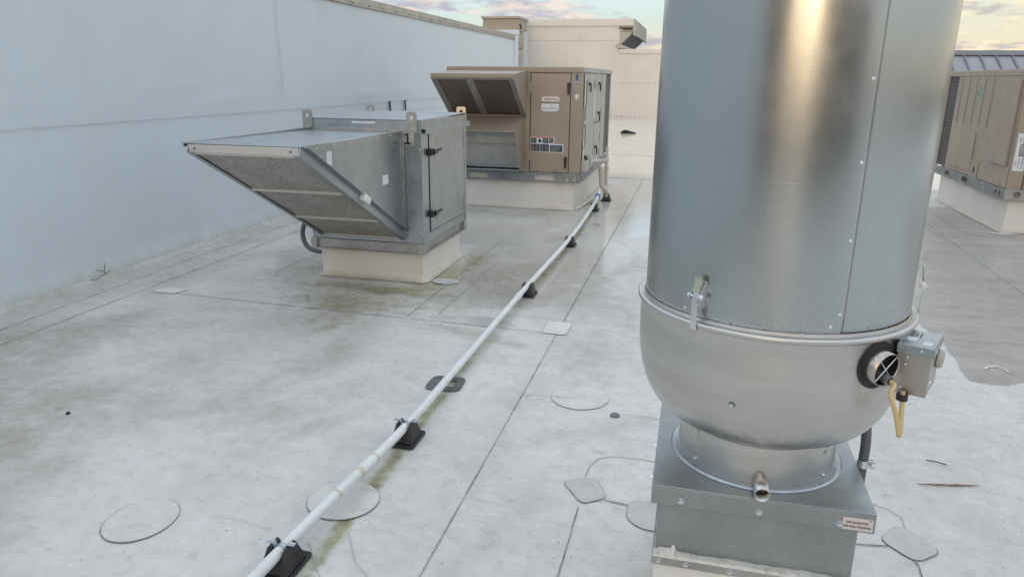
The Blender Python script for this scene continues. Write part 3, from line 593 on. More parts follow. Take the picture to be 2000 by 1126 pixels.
b = MB(); b.box(-4.6, -4.035, -5, 16.40, 2.225, 2.30); b.box(-4.047, -4.035, -5, 16.40, 2.195, 2.225); b.build('coping', M['galv_dull'], lw, .004)
for k in range(24): screw(lw, (-4.034, 6.2+k*.44, 2.222), X, .008, 'rail', 'screw')
b = MB(); b.box(-5.3, -4.03, 16.40, 16.62, 1.2, 2.32); b.build('end_pier', M['cornice'], lw, .01)
b = MB(); b.box(-5.32, -4.0, 16.37, 16.66, 2.30, 2.40); b.build('end_cap', M['wallm'], lw, .01)
b = MB(); b.box(-4.09, -4.022, 16.37, 16.645, 0, 2.298); b.build('end_strip', M['wallm'], lw, .01)
def wallstrip(P, w, m='wallseam', name='seam'):
    bm = bmesh.new(); prev = None; pts = []
    for a, c in zip(P, P[1:]):
        n = max(1, int(math.hypot(c[0]-a[0], c[1]-a[1])/.06))
        for i in range(n): pts.append((a[0]+(c[0]-a[0])*i/n, a[1]+(c[1]-a[1])*i/n))
    pts.append(P[-1])
    for i, (y, z) in enumerate(pts):
        a = pts[max(0, i-1)]; c = pts[min(len(pts)-1, i+1)]; l = math.hypot(c[0]-a[0], c[1]-a[1]); ny_, nz_ = -(c[1]-a[1])/l, (c[0]-a[0])/l
        ww = w*(.6+.7*random.random())*.5; wob = random.uniform(-.002, .002)
        v = (bm.verts.new((-4.0415, y+ny_*(ww+wob), z+nz_*(ww+wob))), bm.verts.new((-4.0415, y-ny_*(ww-wob), z-nz_*(ww-wob))))
        if prev: bm.faces.new((prev[0], prev[1], v[1], v[0]))
        prev = v
    q = MB(); q.bm.free(); q.bm = bm; return q.build(name, M[m], lw)
wallstrip([(.5, 1.045), (3.6, 1.062), (16.3, 1.066)], .007)
wallstrip([(6.73, 1.18), (6.75, 1.5), (6.72, 1.8), (6.735, 2.19)], .006, 'seamsoft')
wallstrip([(8.0, .93), (16.3, .93)], .006)
for y_, lab in ((9.37, 'short black strap hanging on the left wall, nearer of the two'), (9.91, 'short black strap hanging on the left wall, farther of the two')):
    b = MB(); b.prism([(-4.04, y_-.018, 1.075), (-4.04, y_+.018, 1.08), (-4.04, y_+.035, .94), (-4.04, y_, .935)], (.012, 0, 0)); o = b.build('strap', M['black']); tag(o, lab, 'strap', 'black straps on the left wall')

# ---------------------------------------------------------------- far wall
fwr = root('rear_wall', 'tall cream membrane wall at the far end of the roof with a lower run at its right', 'wall', (-2.5, 20, .39))
b = MB(); b.prism([(-4.57, 20, .2), (5, 20, .2), (5, 20, 2.12), (-2.13, 20, 2.12), (-2.13, 20, 2.86), (-4.57, 20, 2.86)], (0, .5, 0)); b.build('wall_face', M['farwall'], fwr, .01)
b = MB(); b.box(-2.13, -1.79, 20.01, 24.0, 2.56, 2.855); b.build('overhang_fascia', M['cornice_light'], fwr, .01)
b = MB()
b.box(-1.79, -1.757, 19.95, 24.2, 2.50, 2.868); b.box(-1.79, -1.735, 19.94, 24.2, 2.47, 2.50)
for k in range(6):
    y0 = 20.02+k*.68; b.prism([(-2.13, y0, 2.23), (-1.80, y0, 2.555), (-2.13, y0, 2.555)], (0, .30, 0))
b.build('overhang_bracket', M['cornice_light'], fwr, .005)
b = MB(); b.prism([(-2.10, 20.30, 2.25), (-1.79, 20.30, 2.55), (-1.83, 20.30, 2.55), (-2.13, 20.30, 2.27)], (0, 3.8, 0)); b.build('soffit', M['seamroofd'], fwr)
b = MB(); b.prism([(-2.22, 19.96, 2.17), (-2.22, 19.96, 2.25), (-2.14, 19.96, 2.27), (-1.85, 19.96, 2.15), (-1.85, 19.96, 2.125)], (0, .5, 0)); b.build('ledge', M['cornice_light'], fwr)
b = MB(); b.box(-2.05, -1.82, 19.985, 20.0, 2.60, 2.66); b.box(-2.17, -2.05, 19.985, 19.999, 2.635, 2.66); b.build('water_stain', M['soot'], fwr)
b = MB(); b.box(-4.60, -1.765, 19.96, 20.55, 2.70, 2.875); b.build('tall_coping', M['farwall'], fwr, .01)
b = MB(); b.box(-2.12, 5.02, 19.97, 20.55, 2.02, 2.135); b.build('low_coping', M['farwall'], fwr, .01)
b = MB(); b.box(-4.70, -4.56, 18.85, 20.4, .2, 2.84); b.build('return_wall', M['wallm'], fwr, .01)
for z_, xe in ((2.34, -2.2), (1.28, 0)):
    b = MB(); b.box(-4.55, xe, 19.994, 20.03, z_, z_+.008); b.build('seam', M['wallseam'], fwr)
b = MB(); b.box(-4.5, 5, 19.93, 20.0, .385, .43); b.build('base_termination', M['farwall'], fwr)
for k in range(9):
    b = MB(); x0 = -2.4+k*.13+random.uniform(-.04, .04); b.box(x0, x0+random.uniform(.015, .06), 19.91, 19.93, .432, .436+random.uniform(0, .008)); b.build('debris', M['tar'], fwr)
fb = root('beige_building', 'distant beige stucco building with stepped cornices behind the left wall end', 'building', (-5, 19, 0))
b = MB(); b.box(-7.5, -4.72, 18.8, 19.6, -2, 2.63); b.build('wall', M['cornice'], fb, .01)
b = MB(); b.box(-5.43, -4.50, 18.62, 19.6, 2.55, 2.80); b.build('upper_cornice', M['cornice'], fb, .01)
b = MB(); b.box(-5.46, -4.47, 18.58, 19.6, 2.80, 2.86); b.build('cornice_cap', M['cornice_light'], fb, .01)
b = MB(); b.box(-5.52, -4.46, 18.55, 18.95, 2.50, 2.62); b.build('ledge', M['cornice'], fb, .01)
b = MB(); b.box(-4.72, -4.42, 18.80, 18.92, -1, 2.50); b.build('pilaster', M['cornice_light'], fb, .01)
b = MB(); b.box(-4.73, -4.41, 18.76, 18.80, 2.10, 2.25); b.build('pilaster_panel', M['cornice'], fb, .01)
b = MB(); b.box(-4.49, -4.43, 18.60, 18.64, 2.55, 2.66); b.build('water_stain', M['soot'], fb)

mr_ = root('metal_roofed_building', 'distant building with a violet grey standing seam metal roof beyond the right hand unit', 'building', (9, 26, 0))
b = MB(); b.prism([(4.6, 24.0, 1.55), (4.6, 25.2, 2.24), (4.6, 26.4, 1.55)], (16, 0, 0)); b.build('metal_roof', M['seamroof'], mr_)
b = MB(); b.box(4.8, 20, 24.2, 26.2, -7, 1.55); b.build('wall', M['cornice'], mr_)
b = MB(); b.prism([(4.55, 24.98, 2.16), (4.55, 25.2, 2.30), (4.55, 25.42, 2.16)], (16.1, 0, 0)); b.build('ridge_cap', M['seamroofd'], mr_)
for k in range(32):
    x0 = 4.9+k*.42; b = MB(); b.prism([(x0, 23.98, 1.57), (x0, 25.1, 2.22), (x0, 25.1, 2.18), (x0, 23.98, 1.53)], (.05, 0, 0)); b.build('standing_seam', M['seamroofd'], mr_)

# ---------------------------------------------------------------- curbs
def curb(x0, x1, y0, y1, z1, label, cap=.0):
    o = root('roof_curb', label, 'roof curb', ((x0+x1)/2, (y0+y1)/2, 0), 'membrane wrapped roof curbs')
    b = MB()
    # flared foot where the membrane turns out onto the roof
    rings = []
    for d, z in ((.040, .0035), (.024, .006), (.012, .012), (.004, .026), (0, .06), (0, z1)):
        r = []
        n = 6
        for (cx_, cy_, t0) in ((x1, y1, 0), (x0, y1, 90), (x0, y0, 180), (x1, y0, 270)):
            for i in range(n+1):
                t = R(t0+90*i/n); rr = .012+d; sx = -.012 if cx_ == x1 else .012; sy = -.012 if cy_ == y1 else .012
                r.append(b.bm.verts.new((cx_+sx+rr*math.cos(t)+.0015*random.uniform(-1, 1), cy_+sy+rr*math.sin(t), z)))
        rings.append(r)
    for a, c in zip(rings, rings[1:]):
        for i in range(len(a)): b.bm.faces.new((a[i], a[(i+1) % len(a)], c[(i+1) % len(c)], c[i]))
    b.bm.faces.new(rings[-1]); b.build('curb_membrane', M['curb'], o, smooth=60)
    # corner lap pieces
    for (cx_, sx) in ((x0, 1), (x1, -1)):
        b = MB(); w = .14
        P = [(cx_-sx*.0, y0-.0025, z1-.01), (cx_+sx*w, y0-.0025, z1-.01), (cx_+sx*w, y0-.0025, .14)]+[(cx_+sx*(w-.07+.07*math.cos(R(a))), y0-.0025, .14-.07*math.sin(R(a))) for a in (30, 60, 90)]+[(cx_+sx*.0, y0-.0025, .045)]
        b.prism(P, (0, .002, 0)); b.build('corner_lap', M['curb'], o)
    return o
curb(-2.575, -1.80, 4.66, 5.50, .215, 'cream wrapped curb under the grey intake unit, stained at its foot')
curb(-2.58, -1.262, 7.84, 10.2, .315, 'cream wrapped curb under the tan rooftop unit beyond the grey one')
curb(2.955, 5.4, 7.90, 10.0, .335, 'cream wrapped curb under the tan unit at the right edge')

# ---------------------------------------------------------------- grey intake unit
iu = root('intake_air_unit', 'grey galvanised intake air unit with big slanted filter hood on a cream curb', 'air unit', (-2.18, 4.6, .216))
x0, x1, y0, y1 = -2.62, -1.764, 4.60, 5.575
b = MB(); b.box(x0+.012, x1-.003, y0+.004, y1-.004, .29, 1.06); b.build('cabinet', M['galv'], iu, .003)
b = MB(); b.box(x0+.01, x1-.0, y0, y0+.02, 1.045, 1.118); b.build('front_header', M['galv'], iu, .002)
b = MB(); b.box(x0+.01, x1-.095, y0-.012, y0, 1.035, 1.062); b.build('hood_flashing', M['galv_dull'], iu, .001)
b = MB(); b.prism([(x0, y0-.006, 1.120), (x1+.004, y0-.006, 1.120), (x1+.004, y1, 1.126), (x0, y1, 1.126)], (0, 0, .006)); b.build('top_panel', M['galv'], iu, .002)
b = MB(); b.box(x1-.002, x1+.004, y0-.004, y1+.006, 1.062, 1.119); b.box(x1+.004, x1+.026, y0+.02, y1+.03, 1.058, 1.066); b.box(x1+.020, x1+.026, y0+.02, y1+.03, 1.030, 1.058); b.build('drip_edge', M['galv'], iu, .001)
b = MB(); b.box(x1-.085, x1+.001, y0-.002, y0+.03, .29, 1.046); b.box(x1-.02, x1+.002, y0+.03, y0+.115, .29, 1.03); b.build('corner_post', M['galv'], iu, .002)
b = MB(); b.box(x1-.02, x1+.002, y1-.05, y1, .29, 1.03); b.build('corner_post', M['galv'], iu, .002)
# side door
b = MB(); b.box(x1-.02, x1+.0065, y0+.135, y1-.075, .357, 1.028); dr = b.build('door', M['galv'], iu, .002)
b = MB(); b.box(x1-.001, x1+.0028, y0+.128, y1-.068, .350, 1.034); b.build('door_gap', M['blackpl'], iu)
for z_ in (.905, .482):
    b = MB(); b.box(x1+.006, x1+.035, y0+.10, y0+.16, z_-.022, z_+.022); b.box(x1+.02, x1+.045, y0+.135, y0+.19, z_-.014, z_+.016); b.cyl((x1+.032, y0+.18, z_+.004), (x1+.05, y0+.245, z_+.014), .010, .008, 10); b.cyl((x1+.03, y0+.17, z_-.01), (x1+.03, y0+.17, z_-.045), .0025, .002, 6)
    b.build('latch', M['blackpl'], dr, .003)
for z_ in (.93, .44):
    b = MB(); b.box(x1+.005, x1+.010, y1-.098, y1-.050, z_-.055, z_+.055); b.cyl((x1+.010, y1-.074, z_-.06), (x1+.010, y1-.074, z_+.06), .007, n=10); b.build('hinge', M['galv_dull'], dr, .001)
b = MB(); b.box(x1+.0065, x1+.0072, y0+.24, y0+.32, .935, .995); b.build('faded_sticker', M['galv_dull'], dr)
# base frame
b = MB(); b.box(x0+.02, x1-.008, y0+.010, y0+.018, .218, .288); b.box(x0+.02, x1-.008, y0-.006, y0+.018, .214, .220); b.box(x0+.02, x1-.008, y0-.004, y0+.018, .284, .289); b.build('base_rail', M['galv_dull'], iu, .001)
b = MB(); b.box(x1-.030, x1-.024, y0+.02, y1-.02, .218, .288); b.box(x1-.030, x1+.002, y0+.02, y1-.02, .212, .218); b.box(x1-.030, x1-.004, y0+.02, y1-.02, .284, .289); b.build('base_rail', M['galv_dull'], iu, .001)
b = MB(); b.box(x0+.01, x1-.03, y1-.02, y1-.01, .218, .288); b.box(x0+.01, x0+.02, y0+.02, y1-.02, .218, .288); b.box(x0+.03, x1-.05, y0+.03, y1-.03, .22, .286); b.build('base_frame', M['galv_dull'], iu)
for xa, xb in ((x0+.0, x0+.048), (x1-.048, x1+.002)):
    b = MB(); b.box(xa, xb, y0-.009, y0+.02, .212, .290); b.build('corner_bracket', M['galv_dull'], iu, .003)
    for z_ in (.232, .270): screw(iu, ((xa+xb)/2, y0-.009, z_), -Y, .005)
b = MB(); b.box(x1-.03, x1+.004, y1-.07, y1, .212, .290); b.build('corner_bracket', M['galv_dull'], iu, .003)
for y_ in (y1-.055, y1-.02): screw(iu, (x1+.004, y_, .262), X, .005)
# lifting lugs
def lug(xc, yc, m, lean=0):
    b = MB(); w = .038
    out = [(-w, -.075), (w, -.075), (w, .040), (w*.93, .050), (w*.72, .058), (-w*.72, .058), (-w*.93, .050), (-w, .040)]
    b.plate(out, [circ(0, .020, .0135, 20)[::-1]], (xc, yc, 1.118), X, Z, -Y, .004)
    o = b.build('lifting_lug', M[m], iu, .0008)
    screw(iu, (xc, yc-.004, 1.118-.055), -Y, .0055); screw(iu, (xc-.024, yc-.004, 1.118-.03), -Y, .003, 'rail'); screw(iu, (xc+.024, yc-.004, 1.118-.03), -Y, .003, 'rail')
lug(x0+.035, y0-.003, 'galv_dull'); lug(x1-.065, y0-.003, 'galv_dull'); lug(x0+.055, y1-.01, 'galv_dull'); lug(x1-.035, y1-.01, 'galv_sunlit')  # back right lug carries its sunlit warmth in the colour
# hood
hx0, hx1, hy, hzt = -2.535, -1.905, 3.285, 1.055
b = MB(); b.prism([(hx0-.02, hy-.004, hzt), (hx0-.02, y0, 1.040), (hx1+.004, y0, 1.040), (hx1+.004, hy-.004, hzt)][::-1], (0, 0, .004)); b.box(hx0-.03, hx0-.02, hy-.01, y0, 1.04, 1.062); hd = b.build('hood', M['galv'], iu, .001)
b = MB(); b.prism([(hx1, hy, hzt), (hx1, hy, hzt-.045), (hx1, y0-.02, .318), (hx1, y0, .318), (hx1, y0, 1.040)], (-.004, 0, 0)); b.build('hood_side', M['galv'], hd, .001); b = MB(); b.prism([(hx0, hy, hzt), (hx0, hy, hzt-.045), (hx0, y0-.02, .318), (hx0, y0, .318), (hx0, y0, 1.040)], (-.004, 0, 0)); b.build('hood_side', M['galv'], hd, .001)
b = MB(); b.box(hx1, hx1+.006, hy+.06, y0, 1.012, 1.052); b.build('top_flange', M['galv'], hd, .001)
b = MB(); b.box(hx1+.0, hx1+.004, y0-.035, y0-.001, .33, 1.05); b.box(hx1, hx1+.017, y0-.006, y0-.001, .33, 1.05); b.build('side_flange', M['galv_dull'], hd, .001)
d = (Vector((0, y0, .318))-Vector((0, hy, hzt-.045))).normalized(); nn = Vector((0, d.z, -d.y)) # outward (down/front)
if nn.z > 0: nn = -nn
P0 = Vector((0, hy, hzt-.045)); Lh = (Vector((0, y0, .318))-P0).length
for xa, sgn in ((hx1, 1), (hx0, -1)):
    b = MB()
    c = P0+d*Lh/2; b.obox((xa+sgn*.002, c.y, c.z)-nn*.028 if False else Vector((xa+sgn*.003, c.y, c.z))-nn*.024, X, d, nn, .003, Lh/2+.02, .030)
    b.obox(Vector((xa+sgn*.016, c.y, c.z))-nn*.054, X, d, nn, .016, Lh/2-.01, .002)
    b.obox(Vector((xa-sgn*.012, c.y, c.z))+nn*.005, X, d, nn, .014, Lh/2+.02, .0015)
    b.build('filter_track', M['galv'], hd, .001)
b = MB(); b.box(hx0, hx1-.004, hy-.006, hy+.002, hzt-.042, hzt-.002); b.prism([(hx0, hy-.006, hzt-.042), (hx0, hy+.010, hzt-.056), (hx0, hy+.014, hzt-.053), (hx0, hy, hzt-.040)], (hx1-hx0-.004, 0, 0)); b.build('front_lip', M['lip'], hd, .002)
for xx in (hx0+.036, hx1-.046): screw(hd, (xx, hy-.006, hzt-.022), -Y, .0055, 'rail', 'screw')
cuts = [.0, .505/1.47*Lh, 1.04/1.47*Lh, Lh-.02]
cuts = [.008, .372*Lh+.0, .722*Lh, Lh-.012]
for a, c in zip(cuts, cuts[1:]):
    mid = P0+d*((a+c)/2); 
    b = MB(); b.obox(Vector(((hx0+hx1)/2, mid.y, mid.z))-nn*.010, X, d, nn, (hx1-hx0)/2-.004, (c-a)/2-.002, .006)
    o = b.build('filter', M['mesh'], hd)
for a in cuts[1:3]:
    mid = P0+d*a; b = MB(); b.obox(Vector(((hx0+hx1)/2, mid.y, mid.z)), X, d, nn, (hx1-hx0)/2-.006, .017, .006); b.build('filter_bar', M['lip'], hd, .003)
mid = P0+d*(Lh-.006); b = MB(); b.obox(Vector(((hx0+hx1)/2, mid.y, mid.z)), X, d, nn, (hx1-hx0)/2-.006, .012, .006); b.build('filter_bar', M['lip'], hd, .003)
for (ya, yb, za, zb, tlt) in ((3.555, 3.615, .935, 1.012, 0), (4.265, 4.355, .735, .795, 0)):
    b = MB(); b.box(hx1+.0005, hx1+.0012, ya, yb, za, zb); b.build('sticker', M['paper'], hd)
text(hd, '\u2013\u2013\u2013\n\u2013\u2013', (hx1+.0016, 3.585, .975), Y, Z, .02, 'decal_grey')
c = P0+d*(.505*Lh); b = MB(); b.obox(Vector((hx1+.018, c.y, c.z))-nn*.040, X, d, nn, .018, .045, .022); b.build('clip', M['tape'], hd, .004)
for k in range(9): screw(iu, (x0+.09+k*.088, y0-.0125, 1.049), -Y, .0042, 'rail', 'rivet')
for k in range(6): screw(hd, (hx1+.006, 3.45+k*.19, 1.036), X, .0042, 'bolt', 'rivet')
for k in range(7): screw(hd, (hx1+.010, y0-.0065, .40+k*.10), -Y, .0045, 'bolt', 'rivet')
for k in range(6): screw(iu, (x1+.004, y0+.06+k*.17, 1.095), X, .0042, 'rail', 'rivet')
for k in range(7): screw(iu, (x1+.002, y0+.10, .33+k*.11), X, .0028, 'rail', 'rivet')
for k in range(5): screw(iu, (x0+.14+k*.15, y0+.010, .252), -Y, .006, 'galv_dull', 'rivet')
for k in range(5): screw(iu, (x1-.004, y0+.12+k*.18, .287), Z, .005, 'rail', 'rivet')
screw(iu, (x1-.036, y0-.002, .36), -Y, .012, 'galv', 'rivet'); screw(iu, (x1-.012, y0-.002, .93), -Y, .006, 'bolt', 'rivet')
b = MB(); b.box(x0+.36, x0+.53, y0-.0015, y0, 1.094, 1.107); b.build('faded_label', M['paper'], iu)
b = MB(); b.box(-1.886, -1.818, y0-.0035, y0-.002, .955, 1.045); b.build('number_plate', M['alu_bright'], iu)
b = MB(); b.box(-1.868, -1.854, y0-.0048, y0-.0036, .976, 1.038); b.box(-1.883, -1.840, y0-.0048, y0-.0036, .964, .976); b.prism([(-1.868, y0-.0048, 1.038), (-1.868, y0-.0048, 1.024), (-1.883, y0-.0048, 1.016), (-1.883, y0-.0048, 1.026)], (0, .0012, 0)); b.build('numeral', M['ink'], iu)
b = MB(); b.box(x0-.012, x0+.012, y0+.02, y0+.035, 1.035, 1.065); b.build('clip', M['blackpl'], iu)
b = MB(); P = [(-2.62, 4.88, .36), (-2.72, 4.88, .385), (-2.80, 4.87, .35), (-2.835, 4.86, .28), (-2.82, 4.84, .20), (-2.76, 4.82, .145), (-2.66, 4.80, .135), (-2.57, 4.80, .15)]
from mathutils.geometry import interpolate_bezier
def smoothpts(P, k=6):
    P = [Vector(p) for p in P]; out = []
    for i in range(len(P)-1):
        a = P[max(0, i-1)]; p = P[i]; q = P[i+1]; c = P[min(len(P)-1, i+2)]
        for j in range(k):
            t = j/k; out.append(.5*((2*p)+(-a+q)*t+(2*a-5*p+4*q-c)*t*t+(-a+3*p-3*q+c)*t**3))
    out.append(P[-1]); return out
b.tube(smoothpts(P), .017, 12); b.build('conduit', M['hose'], iu)

# ---------------------------------------------------------------- tan rooftop unit beyond
ru = root('rooftop_air_unit', 'tan rooftop air conditioning unit with two hoods and black door handles, beyond the grey one', 'air unit', (-1.92, 7.78, .31), 'tan packaged rooftop units')
a0, a1, f0, f1 = -2.665, -1.19, 7.78, 10.30
b = MB(); b.box(a0, a1, f0, 9.68, .412, 1.46); b.box(a0, a1-.03, 9.68, f1, .412, 1.46); b.build('cabinet', M['beige'], ru, .004)
b = MB(); b.box(a0-.008, a1+.010, f0-.012, f1, 1.452, 1.502); b.box(a0, a1, f0, f1, 1.49, 1.508); b.build('top_cover', M['beige'], ru, .004)
b = MB(); b.box(a1-.004, a1+.014, f0-.008, f1, 1.456, 1.506); b.build('top_trim', M['panelgrey'], ru, .004)
def baserail(parent, O, U, Nn, ln, z0, z1, slots, holes):
    b = MB(); h = z1-z0
    hl = [[(a, c), (e, c), (e, g_), (a, g_)][::-1] for (a, e, c, g_) in slots]+[circ(u, v, r, 18)[::-1] for (u, v, r) in holes]
    b.plate([(0, 0), (ln, 0), (ln, h), (0, h)], hl, (O[0], O[1], z0), U, Z, Nn, .004); return b
O = (a0, f0-.008, .308)
b = baserail(ru, O, X, -Y, a1-a0, .308, .412, [(a0*0+.235, .46, .022, .073), (.98, 1.21, .022, .078)], [(1.34, .045, .027), (1.423, .048, .027)]); b.build('base_rail', M['rail'], ru, .0015)
b = MB(); b.box(a0+.04, a1-.04, f0+.03, f1-.04, .31, .41); b.build('base_insulation', M['curb'], ru)
b = baserail(ru, (a1+.004, f0-.008, .308), Y, X, f1-f0, .308, .412, [(.75, .95, .03, .07), (1.6, 1.85, .03, .07)], [(.06, .05, .022), (.12, .05, .022)]); b.build('base_rail', M['rail'], ru, .0015)
for xx, zz_ in ((1.27, .09), (1.29, .09), (.82, .085), (.84, .085), (.55, .09), (.58, .09), (.75, .02), (.7, .06)): screw(ru, (a0+xx, f0-.012, .308+zz_), -Y, .004, 'ink', 'rivet')
# front door
b = MB(); b.box(-1.741, -1.309, f0-.004, f0, .414, 1.447); b.build('door_gap', M['blackpl'], ru)
b = MB(); b.box(-1.733, -1.316, f0-.012, f0-.004, .418, 1.442); rd = b.build('door', M['beige'], ru, .003)
def handle(par, p, n, up, s=1.0, bent=False):
    p = Vector(p); n = Vector(n); up = Vector(up); r = n.cross(up)
    b = MB(); b.cyl(p, p+n*.020*s, .019*s, .017*s, 16); b.prism([p+n*.010*s+r*.015*s, p+n*.010*s-r*.015*s, p+n*.010*s-r*.010*s-up*.105*s, p+n*.010*s+r*.010*s-up*.105*s], n*.016*s)
    return b.build('door_handle', M['blackpl'], par, .003)
handle(rd, (-1.330, f0-.012, 1.335), -Y, Z, 1.0); handle(rd, (-1.343, f0-.012, .572), -Y, Z, 1.0)
for zc_ in (1.30, .59):
    b = MB(); b.box(-1.775, -1.705, f0-.016, f0-.012, zc_-.06, zc_+.06); b.build('hinge', M['beige2'], rd, .001)
    for dx in (-.022, .020):
        for dz in (-.04, 0, .04): screw(rd, (-1.74+dx, f0-.016, zc_+dz), -Y, .0055, 'beige2', 'rivet')
# maker's badges
b = MB(); b.plate(rrect(-1.617, -1.427, 1.158, 1.207, .022), [], (0, f0-.0125, 0), X, Z, -Y, .006); b.build('badge', M['alu_bright'], rd, .001)
b = MB(); b.plate(rrect(-1.610, -1.434, 1.163, 1.202, .018), [], (0, f0-.0186, 0), X, Z, -Y, .0006); b.build('badge_face', M['paper'], rd)
text(rd, 'LENNOX', (-1.533, f0-.0198, 1.183), X, Z, .031, 'red', 'badge_lettering', .25, bold=.0007)
b = MB(); b.plate(circ(-1.458, 1.183, .016, 20), [circ(-1.463, 1.185, .013, 20)[::-1]], (0, f0-.0194, 0), X, Z, -Y, .0006); b.build('badge_swoosh', M['red'], rd)
b = MB(); b.plate(rrect(-1.620, -1.430, 1.066, 1.136, .008), [], (0, f0-.0125, 0), X, Z, -Y, .004); b.plate(rrect(-1.60, -1.45, 1.056, 1.075, .006), [], (0, f0-.0125, 0), X, Z, -Y, .0035); b.build('badge', M['paper'], rd, .001)
text(rd, 'Humiditrol', (-1.525, f0-.0172, 1.090), X, Z, .036, 'decal_grey', 'badge_lettering', .3)
b = MB(); 
for (u, v, r) in ((-1.520, 1.117, .004), (-1.511, 1.123, .003), (-1.502, 1.116, .004)): b.plate(circ(u, v, r, 10), [], (0, f0-.0168, 0), X, Z, -Y, .0006)
b.build('badge_drops', M['bluering'], rd)
# warning decals
b = MB(); b.box(-1.737+.004, -1.472, f0-.0128, f0-.012, .718, .792); b.box(-1.733, -1.372, f0-.0127, f0-.0119, .630, .718); b.build('decal_backing', M['paper'], rd)
def decal(xa, xb, za, zb, m): b = MB(); b.box(xa, xb, f0-.0136, f0-.0129, za, zb); return b.build('decal_block', M[m], rd)
decal(-1.728, -1.665, .724, .776, 'decal_dark'); decal(-1.600, -1.535, .724, .776, 'decal_dark'); decal(-1.528, -1.482, .724, .776, 'decal_dark'); decal(-1.728, -1.482, .780, .789, 'red')
decal(-1.728, -1.630, .636, .708, 'decal_dark'); decal(-1.625, -1.528, .636, .708, 'decal_dark'); decal(-1.518, -1.380, .636, .694, 'decal_dark'); decal(-1.728, -1.528, .709, .716, 'blue'); decal(-1.518, -1.380, .696, .708, 'blue')
b = MB(); b.plate(circ(-1.628, .748, .018, 10, 1.2), [], (0, f0-.0129, 0), X, Z, -Y, .0006); b.obox((-1.648, f0-.0132, .758), Vector((.7, 0, .7)), Y, Vector((-.7, 0, .7)), .012, .0004, .002); b.build('decal_hand', M['ink'], rd)
b = MB(); 
for (xa, xb, za, zb) in ((-1.722, -1.67, .728, .766), (-1.594, -1.54, .728, .768), (-1.524, -1.486, .728, .768), (-1.722, -1.682, .642, .700), (-1.676, -1.636, .642, .700), (-1.619, -1.58, .642, .700), (-1.572, -1.533, .642, .700), (-1.512, -1.386, .642, .684)):
    z_ = zb
    while z_ > za: b.box(xa, xa+(xb-xa)*random.uniform(.55, 1), f0-.0142, f0-.0137, z_-.0028, z_); z_ -= .0062
b.build('decal_print', M['decal_grey'], rd)
# arrow, scuff, rating stamp on the corner post
b = MB(); b.prism([(-1.266, f0-.0008, 1.355), (-1.236, f0-.0008, 1.355), (-1.241, f0-.0008, 1.405), (-1.230, f0-.0008, 1.405), (-1.249, f0-.0008, 1.445), (-1.270, f0-.0008, 1.405), (-1.260, f0-.0008, 1.405)], (0, .0008, 0)); b.build('blue_arrow', M['blue'], ru)
b = MB(); b.box(-1.262, -1.242, f0-.0014, f0-.0009, 1.358, 1.368); b.build('arrow_print', M['paper'], ru)
b = MB(); P = [(-1.248+random.uniform(.012, .026)*math.cos(t)*1.0, f0-.0009, 1.215+random.uniform(.018, .040)*math.sin(t)) for t in [2*math.pi*i/16 for i in range(16)]]; b.prism(P, (0, .0009, 0)); b.build('sticker_remnant', M['curb'], ru)
text(ru, 'LENNOX', (-1.455, f0-.0128, .448), X, Z, .016, 'beige_dark', 'stamp_lettering'); text(ru, 'UL US', (-1.455, f0-.0128, .430), X, Z, .013, 'beige_dark', 'stamp_lettering')
b = MB(); b.box(-1.795, -1.745, f0-.006, f0, .414, 1.447); b.build('hinge_post', M['beige'], ru, .002)
for k in range(8): screw(ru, (-1.785, f0-.006, .45+k*.13), -Y, .004, 'beige_dark', 'rivet')
for xx in (-2.61, -2.58, -2.55, -2.49, -2.46, -2.05, -1.80, -1.60, -1.30): screw(ru, (xx, f0-.0125, 1.478), -Y, .0045, 'rail', 'rivet')
for xx in (-1.70, -1.66, -1.48, -1.45): screw(ru, (xx, f0-.0125, .425), -Y, .0045, 'ink', 'rivet')
# upper intake hood
hx0, hx1, hyf = -2.630, -1.785, 7.165
b = MB(); b.prism([(hx0, hyf, 1.428), (hx1+.006, hyf, 1.428), (hx1+.006, f0, 1.470), (hx0, f0, 1.470)], (0, 0, -.006)); b.box(hx0-.004, hx1+.006, hyf-.006, hyf, 1.395, 1.432); b.prism([(hx0, hyf-.006, 1.395), (hx0, hyf+.03, 1.372), (hx0, hyf+.034, 1.378), (hx0, hyf, 1.40)], (hx1-hx0, 0, 0)); h1 = b.build('intake_hood', M['beige'], ru, .002)
for xa in (hx0, hx1): b = MB(); b.prism([(xa, hyf, 1.42), (xa, hyf+.01, 1.385), (xa, f0-.03, 1.0), (xa, f0, 1.0), (xa, f0, 1.465)], (.005, 0, 0)); b.build('hood_side', M['beige2'], h1, .001)
P0 = Vector((0, hyf+.015, 1.385)); P1 = Vector((0, f0-.03, 1.005)); d = (P1-P0).normalized(); nn = Vector((0, d.z, -d.y)); Lh = (P1-P0).length; c = (P0+P1)/2
for xa, xb in ((hx0+.045, -2.275), (-2.205, hx1-.045)):
    b = MB(); b.obox(Vector(((xa+xb)/2, c.y, c.z))-nn*.012, X, d, nn, (xb-xa)/2, Lh/2-.004, .005); b.build('filter', M['mesh_dark'], h1)
    for xe in (xa-.008, xb+.008): b = MB(); b.obox(Vector((xe, c.y, c.z))-nn*.004, X, d, nn, .010, Lh/2, .005); b.build('filter_frame', M['rail'] if False else M['beige2'], h1, .002)
b = MB(); b.obox(Vector((-2.24, c.y, c.z)), X, d, nn, .030, Lh/2, .004); b.build('centre_bar', M['galv_dull'], h1, .001)
for xe in (hx0+.012, hx1-.014): b = MB(); b.obox(Vector((xe, c.y, c.z))+nn*.004, X, d, nn, .016, Lh/2+.02, .006); b.build('filter_track', M['rail'], h1, .001)
